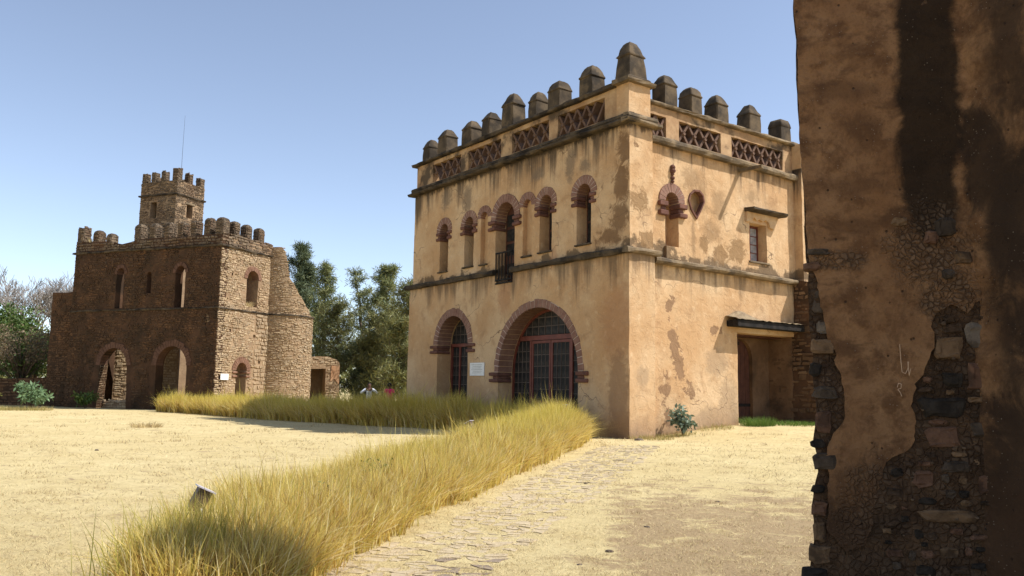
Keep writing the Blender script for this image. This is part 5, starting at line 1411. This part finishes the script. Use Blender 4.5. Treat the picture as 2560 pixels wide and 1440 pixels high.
def low_tufts(nc, per):
    u = rng.random(nc); y = 1 / (1 / 6.5 - u * (1 / 6.5 - 1 / 45)); x = rng.uniform(-0.68, 0.58, nc) * y
    k = np.repeat(np.arange(nc), per); s_ = np.clip(y / 14, 0.6, 2.0)
    X = x[k] + rng.normal(0, 0.10, nc * per) * s_[k]; Y = y[k] + rng.normal(0, 0.10, nc * per) * s_[k]
    Z = np.array([gz(a, b) for a, b in zip(x, y)])[k]
    return blades('straw', np.stack([X, Y, Z], 1), rng.uniform(0.02, 0.075, nc * per) * s_[k], 0.005 * s_[k] * rng.uniform(0.7, 1.5, nc * per), rng.normal(0, 0.7, (nc * per, 2)), M['straw'], 2)
s3 = low_tufts(1300, 32)
sg = join_meshes([s1, s2, s3], 'straw_litter')
tag(sg, 'loose dry straw lying over the lawn and path', 'straw', None, 'stuff')

def tuft(name, label, cat, x, y, n, rad, hh, wid, mat, group=None, spread=0.5, z=None):
    a = rng.uniform(0, 2 * math.pi, n); r_ = rad * np.sqrt(rng.random(n))
    X = x + r_ * np.cos(a); Y = y + r_ * np.sin(a)
    Z = np.full(n, z) if z is not None else np.array([gz(p, q) for p, q in zip(X, Y)])
    lean = np.stack([np.cos(a), np.sin(a)], 1) * (spread * r_ / rad)[:, None] + rng.normal(0, 0.25, (n, 2))
    o = blades(name, np.stack([X - x, Y - y, Z - (Z.min())], 1), hh * rng.uniform(0.5, 1.1, n), wid * rng.uniform(.6, 1.4, n), lean, mat, 3)
    o.location = (x, y, float(Z.min()) - 0.01)
    tag(o, label, cat, group)
    return o
tuft('grass_tuft', 'small reddish dry grass tuft alone on the open lawn', 'grass', -12.9, 30.1, 260, 0.55, 0.28, 0.02, M['straw'], None, 1.0)
tuft('grass_tuft', 'green grass clump in front of the dark porch recess', 'grass', *to_world(6.1, -0.35, 0)[:2], 900, 0.6, 0.40, 0.014, M['green_grass'], None, 0.6)
for k, (lx, ly, n, rd_, h_) in enumerate(((7.6, -0.5, 800, 0.9, 0.22), (9.0, -0.6, 800, 0.9, 0.20))):
    tuft('grass_tuft', ('low green grass strip before the middle of the porch recess', 'low green grass strip at the foot of the ruined wing wall')[k], 'grass', *to_world(lx, ly, 0)[:2], n, rd_, h_, 0.014, M['green_grass'], 'green grass by the porch', 0.6)
for k, (lx, n) in enumerate(((0.7, 500), (2.2, 420), (4.2, 420))):
    tuft('grass_tuft', ('dry grass tufts at the foot of the sunlit corner pier', 'dry grass at the wall foot beside the grey-green shrub', 'dry grass at the wall foot between shrub and porch')[k], 'grass', *to_world(lx, -0.25 if lx < 1 else 0.15, 0)[:2], n, 0.75, 0.22, 0.012, M['mixed_grass'], 'dry grass along the sunlit wall foot', 0.5)
tuft('grass_tuft', 'dry pale grass growing in the castle side window sill', 'grass', *cas_world(-0.15, 2.7, 0)[:2], 200, 0.35, 0.42, 0.022, M['straw'], None, 0.5, 6.40)
tuft('grass_tuft', 'dry grass behind the left castle merlons', 'grass', *cas_world(-10.9, 0.6, 0)[:2], 200, 0.45, 0.5, 0.03, M['straw'], None, 0.5, 10.5)
tuft('twig_tuft', 'bare thin twigs sprouting beside the corner pinnacle', 'plant', *to_world(0.35, 1.0, 0)[:2], 9, 0.06, 0.75, 0.012, M['bark'], None, 0.5, 12.05)

# ------------------------------------------------------------------ trees and shrubs
def leaf_cloud(name, cents, n_per, spread, size, asp, mat, parent, droop=0.0, up=0.0, loc=Vector((0, 0, 0))):
    """thin leaf-shaped quads around branch points"""
    C = np.array(cents); n = len(C) * n_per
    base = np.repeat(C[:, :3], n_per, 0)
    sp = np.repeat(C[:, 3], n_per)[:, None] * spread if C.shape[1] > 3 else spread
    P = base + rng.normal(0, 1, (n, 3)) * sp * np.array([0.6, 0.6, 0.5])
    D = rng.normal(0, 1, (n, 3)) + np.array([0, 0, up - droop])
    D /= np.linalg.norm(D, axis=1)[:, None]
    S = np.cross(D, rng.normal(0, 1, (n, 3))); S /= np.linalg.norm(S, axis=1)[:, None]
    L = size * rng.uniform(0.5, 1.4, n)[:, None]; W = L * asp
    V = np.stack([P, P + D * L * 0.5 + S * W * 0.5, P + D * L, P + D * L * 0.5 - S * W * 0.5], 1).reshape(-1, 3)
    N = n
    return fast_mesh(name, V, np.arange(4 * N), np.arange(N) * 4, np.full(N, 4), mat, parent)

def limb(mb, p, d, L, r0, r1, n=5, bend=0.15, sides=5):
    pts = [Vector(p)]; d = Vector(d).normalized(); rad = [r0]
    for k in range(n):
        d = (d + Vector((random.uniform(-1, 1), random.uniform(-1, 1), random.uniform(-.3, .8))) * bend).normalized()
        pts.append(pts[-1] + d * L / n); rad.append(r0 + (r1 - r0) * (k + 1) / n)
    mb.tube(pts, rad, sides)
    return pts, d

def conifer(label, pos, h, crown_r, low, mat, n_limb=26, dens=26, leaf=0.34, lean=(0, 0), tops=1, shape=1.0, group=None, cat='tree', sp=0.42, asp=0.13, name='casuarina_tree', open_=0.0):
    root = empty(name, pos); tag(root, label, cat, group)
    mb = MB(); cents = []
    for tp in range(tops):
        off = Vector((random.uniform(-.25, .25) * crown_r * (tops > 1), random.uniform(-.2, .2), 0))
        hh = h * (1.0 if tp == 0 else random.uniform(0.82, 0.95))
        tr = [Vector((0, 0, -0.2))]
        for k in range(1, 9):
            t = k / 8
            tr.append(Vector((lean[0] * t * t + off.x * t * 2 + random.uniform(-.12, .12), lean[1] * t * t + off.y * t + random.uniform(-.12, .12), hh * t)))
        mb.tube(tr, [0.02 * h * (1 - 0.93 * k / 8) + 0.01 for k in range(9)], 7)
        def tpos(t):
            f = t * 8; i = min(int(f), 7); return tr[i].lerp(tr[i + 1], f - i)
        for q in range(n_limb // tops):
            t = low + (1 - low) * (q + random.random()) / (n_limb // tops)
            if t > 0.97: t = 0.97
            p = tpos(t)
            rr = crown_r * (math.sin(min(1, (1 - t) / (1 - low) * 1.25 + 0.08) * math.pi / 2) ** shape) * random.uniform(0.55, 1.15) + 0.25
            a = random.uniform(0, 2 * math.pi)
            d = Vector((math.cos(a), math.sin(a), random.uniform(0.25, 0.95)))
            pts, d2 = limb(mb, p, d, rr, 0.012 * h * (1 - t) * 0.5 + 0.02, 0.012, 5, 0.16, 4)
            if random.random() < open_: continue
            for i, c in enumerate(pts[1:]):
                cents.append((c.x, c.y, c.z, 0.5 + 0.35 * rr / max(crown_r, .1)))
                if random.random() < 0.75:
                    a2 = random.uniform(0, 2 * math.pi); l2 = rr * random.uniform(0.2, 0.5)
                    e = c + Vector((math.cos(a2), math.sin(a2), random.uniform(-.2, .7))) * l2
                    mb.tube([c, c.lerp(e, .5) + Vector((0, 0, .03)), e], [0.016, 0.012, 0.007], 3)
                    cents.append((e.x, e.y, e.z, 0.5)); cents.append(((c.x + e.x) / 2, (c.y + e.y) / 2, (c.z + e.z) / 2, 0.4))
        tip = tr[-1]
        for z_ in (0, 0.3, 0.7, 1.2): cents.append((tip.x, tip.y, tip.z - z_, 0.4))
    mb.build('trunk', M['bark'], root, True)
    leaf_cloud('crown', cents, dens, sp, leaf, asp, M[mat], root, 0.1, 0.35)
    return root
TG = 'feathery trees between the two castles'
conifer('tall dark twin-tipped feathery tree just right of the turret', (-19.0, 75, 0), 14.2, 1.9, 0.35, 'casuarina_dark', 60, 34, 0.42, tops=2, group=TG, sp=0.5)
conifer('slim airy feathery tree behind the small gateway', (-15.7, 70, 0), 11.6, 2.0, 0.18, 'casuarina', 48, 22, 0.36, group=TG, sp=0.42)
conifer('sparse bent-topped feathery tree with open crown against the sky', (-11.9, 68, 0), 11.0, 1.9, 0.25, 'casuarina', 34, 16, 0.34, lean=(-0.9, 0), group=TG, open_=0.12)
conifer('pale green pointed feathery tree left of the ochre building', (-9.9, 66, 0), 11.0, 2.0, 0.2, 'casuarina', 44, 24, 0.36, group=TG)
conifer('olive drooping feathery tree touching the ochre building edge', (-7.2, 60, 0), 8.8, 2.5, 0.12, 'casuarina_pale', 46, 26, 0.36, shape=0.7, group=TG)
conifer('low olive feathery tree in the middle of the tree group', (-13.3, 64, 0), 7.6, 2.3, 0.12, 'casuarina_pale', 42, 22, 0.36, shape=0.7, group=TG)
conifer('bushy dark feathery tree behind the person in white', (-9.9, 62, 0), 6.6, 1.8, 0.08, 'casuarina_pale', 40, 28, 0.34, shape=0.6, group=TG)
conifer('bushy green tree behind the gateway ruin', (-16.9, 66, 0), 6.6, 2.2, 0.08, 'casuarina', 40, 26, 0.34, shape=0.6, group=TG)
conifer('rounded brownish-green tree behind the person in pink', (-7.4, 56, 0), 6.0, 1.6, 0.06, 'casuarina_pale', 36, 28, 0.34, shape=0.6, group=TG)
conifer('shaded low feathery bush beside the gateway ruin', (-11.3, 64, 0), 4.6, 1.7, 0.05, 'casuarina_dark', 30, 30, 0.34, shape=0.5, group=TG)
# far wood that closes the gaps
def far_wood():
    cents = []
    for k in range(1500):
        a = random.uniform(-1.25, 0.6)
        d = random.uniform(105, 150)
        hgt = (5.5 + 3.0 * nz(a * 9, 0, 0)) * random.random() ** 0.6
        cents.append((math.sin(a) * d, math.cos(a) * d, hgt, 1.0))
    o = leaf_cloud('far_wood', cents, 26, 1.3, 0.9, 0.35, M['casuarina'], None, 0, 0.2)
    tag(o, 'far hazy belt of dark trees along the horizon', 'wood', None, 'stuff')
far_wood()

def broad(label, pos, h, r_, mat, n, leaf, group=None, name='broadleaf_tree', dens=30, sp=0.5, asp=0.5, bark='bark', cat='tree', squash=0.75):
    root = empty(name, pos); tag(root, label, cat, group)
    mb = MB(); cents = []
    tr, d = limb(mb, (0, 0, -0.2), (random.uniform(-.2, .2), 0, 1), h * 0.42, 0.03 * h, 0.018 * h, 4, 0.12, 7)
    top = tr[-1]
    for q in range(n):
        a = random.uniform(0, 2 * math.pi); el = random.uniform(-0.35, 1.0)
        v = Vector((math.cos(a) * math.cos(el), math.sin(a) * math.cos(el), math.sin(el) * squash))
        e = Vector((0, 0, h * 0.55)) + Vector((v.x * r_, v.y * r_, v.z * h * 0.45)) * random.uniform(0.55, 1.08)
        s_ = tr[random.choice((2, 3, 4))]
        m1 = s_.lerp(e, 0.5) + Vector((random.uniform(-.3, .3), random.uniform(-.3, .3), random.uniform(0, .4)))
        mb.tube([s_, m1, e], [0.012 * h * 0.5, 0.006 * h * 0.6, 0.012], 4)
        for c in (e, m1.lerp(e, 0.6), m1.lerp(e, 0.85) + Vector((random.uniform(-.4, .4), random.uniform(-.4, .4), random.uniform(-.3, .3)))):
            cents.append((c.x, c.y, c.z, random.uniform(0.6, 1.2)))
    mb.build('trunk', M[bark], root, True)
    leaf_cloud('crown', cents, dens, sp, leaf, asp, M[mat], root, 0.2, 0.1)
    return root
LG = 'trees left of the castle'
broad('bright green broadleaf tree at the left picture edge', (-38.6, 62, 0), 8.8, 3.5, 'leaf_green', 120, 0.24, LG, dens=34, sp=0.55)
broad('yellow-green small tree beside the castle wing', (-37.2, 66, 0), 7.2, 2.2, 'leaf_yellow', 60, 0.22, LG, dens=26)
broad('brown thorny half-bare tree in front of the left trees', (-33.2, 57.5, 0), 6.4, 2.9, 'leaf_brown', 90, 0.16, LG, 'thorn_tree', 16, 0.45, 0.5)
broad('dark green rounded tree low at the left edge', (-34.8, 59.5, 0), 5.2, 2.6, 'leaf_green', 60, 0.22, LG, dens=34, sp=0.5)
broad('green tree tip rising behind the castle wing', (-33.2, 70, 0), 9.6, 1.2, 'leaf_green', 30, 0.22, LG, dens=22)
def bare_tree(label, pos, h, name='bare_tree'):
    root = empty(name, pos); tag(root, label, 'tree', LG)
    trunk, twigs = MB(), MB()
    def grow(p, d, L, r_, depth):
        mb = trunk if depth < 2 else twigs
        pts, d2 = limb(mb, p, d, L, r_, r_ * 0.6, 3, 0.14, 5 if depth < 3 else 3)
        if depth >= 6: return
        for k in range((4 if depth < 3 else 3) if depth > 0 else 6):
            a = random.uniform(0, 2 * math.pi)
            sp = random.uniform(0.35, 0.75)
            perp = Vector((math.cos(a), math.sin(a), 0.15))
            grow(pts[random.choice((2, 3, 3))], (d2 + perp * sp), L * random.uniform(0.62, 0.82), max(r_ * 0.58, 0.026), depth + 1)
    grow((0, 0, -0.2), (0.05, 0, 1), h * 0.30, 0.02 * h, 0)
    trunk.build('trunk', M['bark_pale'], root, True)
    twigs.build('crown', M['bark_pale'], root)
bare_tree('bare grey-branched tree with fine twigs behind the castle wing', (-45.4, 80, 0), 12.6)
bare_tree('smaller bare tree close to the castle wing', (-42.4, 82, 0), 12.4)

def shrub(name, label, x, y, n_st, h, r_, mat, leaf, asp, dens, group=None, z=None, cat='shrub'):
    zz = gz(x, y) if z is None else z
    root = empty(name, (x, y, zz)); tag(root, label, cat, group)
    mb = MB(); cents = []
    for k in range(n_st):
        a = random.uniform(0, 2 * math.pi); e = Vector((math.cos(a) * r_ * random.uniform(.3, 1), math.sin(a) * r_ * random.uniform(.3, 1), h * random.uniform(.45, 1)))
        m1 = Vector((e.x * 0.35, e.y * 0.35, e.z * 0.55))
        mb.tube([(0, 0, -0.05), m1, e], [0.016, 0.011, 0.005], 4)
        for t in (0.25, 0.5, 0.75, 1.0):
            c = m1.lerp(e, t); cents.append((c.x, c.y, c.z, 1.0))
    mb.build('stem', M['bark'], root)
    leaf_cloud('foliage', cents, dens, 0.11 * max(1, r_), leaf, asp, M[mat], root, 0.25, 0.2)
    return root
wx, wy, _ = to_world(2.35, -0.15, 0)
shrub('shrub', 'grey-green leafy shrub against the sunlit wall foot', wx, wy, 16, 0.92, 0.38, 'leaf_blue', 0.17, 0.45, 7)
shrub('shrub', 'pale green weed bush before the castle wing corner', -27.3, 48.2, 22, 1.5, 1.1, 'leaf_weed', 0.26, 0.35, 14, 'bushes at the left lawn edge')
shrub('shrub', 'dull olive weed bush at the left lawn edge', -30.2, 48.9, 20, 1.3, 0.9, 'leaf_yellow', 0.22, 0.3, 12, 'bushes at the left lawn edge')
shrub('shrub', 'dark green bush at the castle wing base', -25.7, 51.2, 18, 0.9, 0.8, 'leaf_green', 0.2, 0.4, 12, 'bushes at the left lawn edge')
tuft('grass_tuft', 'thin green grass patch spreading from the left bushes', 'grass', -27.6, 46.6, 1500, 2.2, 0.3, 0.02, M['mixed_grass'], None, 0.4)
for k, (x, y, z_, n) in enumerate(((-1.60, 10.7, 0.44, 8), (-1.80, 11.1, 0.42, 6), (-1.9, 8.9, 0.34, 4))):
    shrub('weed', ('dark broad-leaved weed poking out of the tall grass top', 'second broad-leaved weed just behind the first in the grass', 'single small weed in the near tall grass')[k], x, y, n, 0.26, 0.12, 'leaf_green', 0.05, 0.6, 2, 'weeds in the tall grass', z_ - 0.10, 'weed')

# ------------------------------------------------------------------ floodlight boxes hidden in the grass
def lamp_box(label, x, y, z, rz, s=1.0, tilt=0.45):
    root = empty('floodlight_box', (x, y, z), rz)
    tag(root, label, 'floodlight', 'floodlight boxes in the tall grass')
    c, sn = math.cos(tilt), math.sin(tilt)
    def T(p): return (p[0] * s, (p[1] * c + p[2] * sn) * s, (-p[1] * sn + p[2] * c) * s + 0.40)
    def bx(x0, x1, y0, y1, z0, z1):
        return [T(p) for p in ((x0, y0, z0), (x1, y0, z0), (x1, y1, z0), (x0, y1, z0), (x0, y0, z1), (x1, y0, z1), (x1, y1, z1), (x0, y1, z1))]
    mb = MB()
    mb.add(bx(-0.07, 0.07, -0.062, -0.058, -0.10, 0.10), BOXF); mb.add(bx(-0.07, 0.07, 0.058, 0.062, -0.10, 0.10), BOXF)
    mb.add(bx(-0.07, -0.066, -0.058, 0.058, -0.10, 0.10), BOXF); mb.add(bx(0.066, 0.07, -0.058, 0.058, -0.10, 0.10), BOXF); mb.add(bx(-0.066, 0.066, -0.058, 0.058, -0.10, -0.094), BOXF)
    mb.build('housing', M['rust_sheet'], root)
    MB().add(bx(-0.09, 0.09, -0.085, 0.085, 0.101, 0.112), BOXF).build('lid', M['zinc'], root)
    MB().add(bx(-0.012, 0.012, -0.012, 0.012, -0.30, -0.10), BOXF).build('bracket', M['iron'], root)
    MB().tube([(0.05 * s, 0.0, 0.36), (0.085 * s, 0.01, 0.30), (0.095 * s, 0.015, 0.2), (0.10 * s, 0.02, 0.05), (0.10 * s, 0.02, -0.2)], 0.012 * s, 7).build('conduit', M['conduit'], root, True)
    MB().box(-0.02, 0.02, 0.03, 0.07, -0.3, 0.30).build('post', M['iron'], root)
lamp_box('tilted rusty floodlight box with pale conduit in the near grass', -2.72, 7.55, gz(-2.72, 7.55) + 0.10, RAD(-62), 1.0)
lamp_box('small floodlight box half buried where the grass bends', -1.0, 21.6, gz(-1, 21.6) + 0.16, RAD(60), 1.1)
lamp_box('floodlight box on the grass top before the great arch', 1.72, 26.6, gz(1.7, 26.6) + 0.55, RAD(20), 1.0)

# ------------------------------------------------------------------ stray stones on the ground
SG = 'stray stones on the lawn'
for k, (x, y, s_, lab) in enumerate(((4.05, 26.6, 0.13, 'flat dark stone lying at the foot of the building corner'), (0.62, 7.5, 0.022, 'small dark stone on the bare earth near the picture bottom'), (1.55, 9.6, 0.03, 'little stone on bare earth in front of the near wall'), (0.95, 8.1, 0.03, 'pale flat stone half sunk in straw right of the path'), (1.25, 13.9, 0.035, 'small stone by the right path edge'), (2.9, 11.9, 0.03, 'tiny dark stone close to the near wall edge'), (-9.2, 19.0, 0.05, 'grey stone alone on the left lawn'))):
    rg = []
    for q, (kk, zz) in enumerate(((0.9, -0.3), (1.0, 0.1), (0.8, 0.4), (0.35, 0.55))):
        rg.append([(s_ * kk * 1.4 * math.cos(t) * random.uniform(.8, 1.15), s_ * kk * math.sin(t) * random.uniform(.8, 1.15), s_ * zz) for t in [2 * math.pi * i / 8 for i in range(8)]])
    o = MB().loft(rg).build('stray_stone', M['litter_stone'])
    o.location = (x, y, gz(x, y)); o.rotation_euler = (0, 0, random.uniform(0, 3))
    tag(o, lab, 'stone', SG)

# ------------------------------------------------------------------ two people behind the grass
def skin_mesh(name, verts, edges, radii, mat, parent, sub=2, root=0):
    me = bpy.data.meshes.new(name + '_skel')
    me.from_pydata(verts, edges, [])
    o = bpy.data.objects.new(name + '_skel', me); COL.objects.link(o)
    md = o.modifiers.new('skin', 'SKIN'); md.use_smooth_shade = True
    if not me.skin_vertices: me.attributes
    for i, r_ in enumerate(radii):
        rr = r_ if isinstance(r_, tuple) else (r_, r_)
        me.skin_vertices[0].data[i].radius = rr
        me.skin_vertices[0].data[i].use_root = (i == root)
    sd = o.modifiers.new('sub', 'SUBSURF'); sd.levels = sub; sd.render_levels = sub
    dg = bpy.context.evaluated_depsgraph_get(); dg.update()
    m2 = bpy.data.meshes.new_from_object(o.evaluated_get(dg))
    m2.name = name
    m2.materials.clear(); m2.materials.append(mat)
    bpy.data.objects.remove(o); bpy.data.meshes.remove(me)
    return link_mesh(name, m2, parent)

def person(label, x, y, rz, arms, shirt, shirt_len, hair_long, lanyard, H=1.74):
    k = H / 1.74
    root = empty('person', (x, y, gz(x, y)), rz); tag(root, label, 'person')
    # body: pelvis, spine, neck, head, legs, arms with fingers; faces -y
    V = [(0, 0, 0.95), (0, 0, 1.15), (0, -0.01, 1.36), (0, 0.0, 1.46), (0, -0.015, 1.53), (0, -0.02, 1.63), (0, -0.015, 1.70)]
    Rr = [(0.14, 0.10), (0.13, 0.095), (0.15, 0.10), 0.055, 0.075, 0.088, 0.05]
    E_ = [(0, 1), (1, 2), (2, 3), (3, 4), (4, 5), (5, 6)]
    for sx in (-1, 1):
        b = len(V)
        V += [(sx * 0.10, 0, 0.88), (sx * 0.11, -0.02, 0.50), (sx * 0.11, 0.02, 0.09), (sx * 0.12, -0.13, 0.04)]
        Rr += [0.085, 0.062, 0.042, 0.035]; E_ += [(0, b), (b, b + 1), (b + 1, b + 2), (b + 2, b + 3)]
        sh, el, wr = arms[0 if sx < 0 else 1]
        b = len(V)
        hd = (Vector(wr) - Vector(el)).normalized()
        palm = Vector(wr) + hd * 0.07
        V += [sh, el, wr, tuple(palm)]; Rr += [0.052, 0.04, 0.027, (0.035, 0.02)]
        E_ += [(2, b), (b, b + 1), (b + 1, b + 2), (b + 2, b + 3)]
        side = hd.cross(Vector((0, -1, 0.2))).normalized()
        for q, (off, ln) in enumerate(((-0.03, 0.06), (-0.01, 0.075), (0.01, 0.07), (0.03, 0.055))):
            c = len(V); p = palm + side * off + hd * 0.02
            V += [tuple(p), tuple(p + hd * ln * 0.6), tuple(p + hd * ln + Vector((0, -0.015, -0.01)))]
            Rr += [0.009, 0.009, 0.007]; E_ += [(b + 3, c), (c, c + 1), (c + 1, c + 2)]
        c = len(V); p = Vector(wr) + hd * 0.03 - side * 0.03
        V += [tuple(p), tuple(p - side * 0.03 + hd * 0.04)]; Rr += [0.011, 0.009]; E_ += [(b + 2, c), (c, c + 1)]
    body = skin_mesh('body', [tuple(a * k for a in v) for v in V], E_, Rr, M['skin'], root)
    # face: nose, eyes, mouth, ears
    MB().loft([[(0.012 * math.cos(t), -0.115 + 0 * t, 1.60 * k + 0.022 * math.sin(t)) for t in [2 * math.pi * i / 6 for i in range(6)]], [(0.006 * math.cos(t), -0.135, 1.592 * k + 0.010 * math.sin(t)) for t in [2 * math.pi * i / 6 for i in range(6)]]]).build('nose', M['skin'], root)
    for sx in (-1, 1):
        MB().box(sx * 0.032 - 0.013, sx * 0.032 + 0.013, -0.113, -0.104, 1.622 * k, 1.634 * k).build('eye', M['hair'], root, bevel=0.003)
        MB().box(sx * 0.088 - 0.012, sx * 0.088 + 0.012, -0.03, 0.015, 1.585 * k, 1.645 * k).build('ear', M['skin'], root, bevel=0.006)
    MB().box(-0.024, 0.024, -0.108, -0.100, 1.556 * k, 1.563 * k).build('mouth', M['hair'], root)
    # hair cap
    rg = []
    for q in range(7):
        el = RAD(-15 + 105 * q / 6) if not hair_long else RAD(-55 + 145 * q / 6)
        rr = 0.105 * math.cos(el); zz = 1.635 * k + 0.115 * math.sin(el)
        sh_y = 0.02 if not hair_long else 0.035
        rg.append([(rr * math.cos(t) * (1.0 if not hair_long else 1.15), sh_y + rr * math.sin(t) * (1.0 if math.sin(t) > 0 else 0.8), zz) for t in [2 * math.pi * i / 12 for i in range(12)]])
    MB().loft(rg).build('hair', M['hair'], root, True)
    # clothing
    V = [(0, 0, shirt_len), (0, 0, 1.02), (0, 0, 1.18), (0, -0.01, 1.37), (0, 0, 1.435)]
    Rr = [(0.175, 0.13), (0.165, 0.12), (0.155, 0.115), (0.175, 0.12), (0.085, 0.075)]; E_ = [(0, 1), (1, 2), (2, 3), (3, 4)]
    for sx in (-1, 1):
        sh, el, wr = arms[0 if sx < 0 else 1]; b = len(V)
        frac = 0.92 if lanyard else -0.35
        end = Vector(el).lerp(Vector(wr), frac) if frac > 0 else Vector(el).lerp(Vector(sh), -frac)
        if frac > 0:
            V += [sh, el, tuple(end)]; Rr += [0.075, 0.058, 0.042]; E_ += [(3, b), (b, b + 1), (b + 1, b + 2)]
        else:
            V += [sh, tuple(end)]; Rr += [0.078, 0.066]; E_ += [(3, b), (b, b + 1)]
    skin_mesh('shirt', [tuple(a * k for a in v) for v in V], E_, Rr, M[shirt], root, 2, 0)
    V = [(0, 0, 0.96)]; Rr = [(0.15, 0.11)]; E_ = []
    for sx in (-1, 1):
        b = len(V); V += [(sx * 0.10, 0, 0.86), (sx * 0.11, -0.02, 0.50), (sx * 0.11, 0.02, 0.10)]; Rr += [0.10, 0.078, 0.066]; E_ += [(0, b), (b, b + 1), (b + 1, b + 2)]
    skin_mesh('trousers', [tuple(a * k for a in v) for v in V], E_, Rr, M['trousers'], root, 2, 0)
    for sx in (-1, 1): MB().box(sx * 0.12 - 0.045, sx * 0.12 + 0.045, -0.19, 0.08, 0.0, 0.085).build('shoe', M['strap'], root, bevel=0.02)
    if lanyard:
        MB().tube([(-0.09, -0.05, 1.46 * k), (-0.05, -0.125, 1.34 * k), (0.0, -0.135, 1.12 * k), (0.0, -0.135, 1.02 * k)], 0.012, 5).build('lanyard', M['strap'], root)
        MB().tube([(0.09, -0.05, 1.46 * k), (0.05, -0.125, 1.34 * k), (0.0, -0.135, 1.12 * k)], 0.012, 5).build('lanyard', M['strap'], root)
        MB().box(-0.035, 0.035, -0.15, -0.135, 0.94 * k, 1.03 * k).build('badge', M['white_board'], root)
        for sx in (-1, 1): MB().tube([(sx * 0.13, 0.10, 1.47 * k), (sx * 0.14, -0.06, 1.485 * k), (sx * 0.16, -0.125, 1.36 * k), (sx * 0.17, -0.10, 1.2 * k), (sx * 0.16, 0.10, 1.12 * k)], 0.02, 5).build('strap', M['strap'], root)
px_, py_ = (932 - 1280) / 2095.1 * 44.3, 44.0
person('person in a white shirt with dark straps, hands raised to the collar', px_, py_, RAD(8), [((-0.20, 0, 1.40), (-0.42, -0.06, 1.22), (-0.13, -0.15, 1.43)), ((0.20, 0, 1.40), (0.43, -0.06, 1.22), (0.13, -0.15, 1.44))], 'shirt_white', 0.80, False, True, 1.78)
px_ = (980 - 1280) / 2095.1 * 44.3
person('person in a bright pink top seen from behind', px_, py_ + 0.3, RAD(185), [((-0.19, 0, 1.38), (-0.25, 0.02, 1.12), (-0.26, -0.05, 0.88)), ((0.19, 0, 1.38), (0.25, 0.02, 1.12), (0.24, -0.08, 0.90))], 'shirt_pink', 0.78, True, False, 1.74)
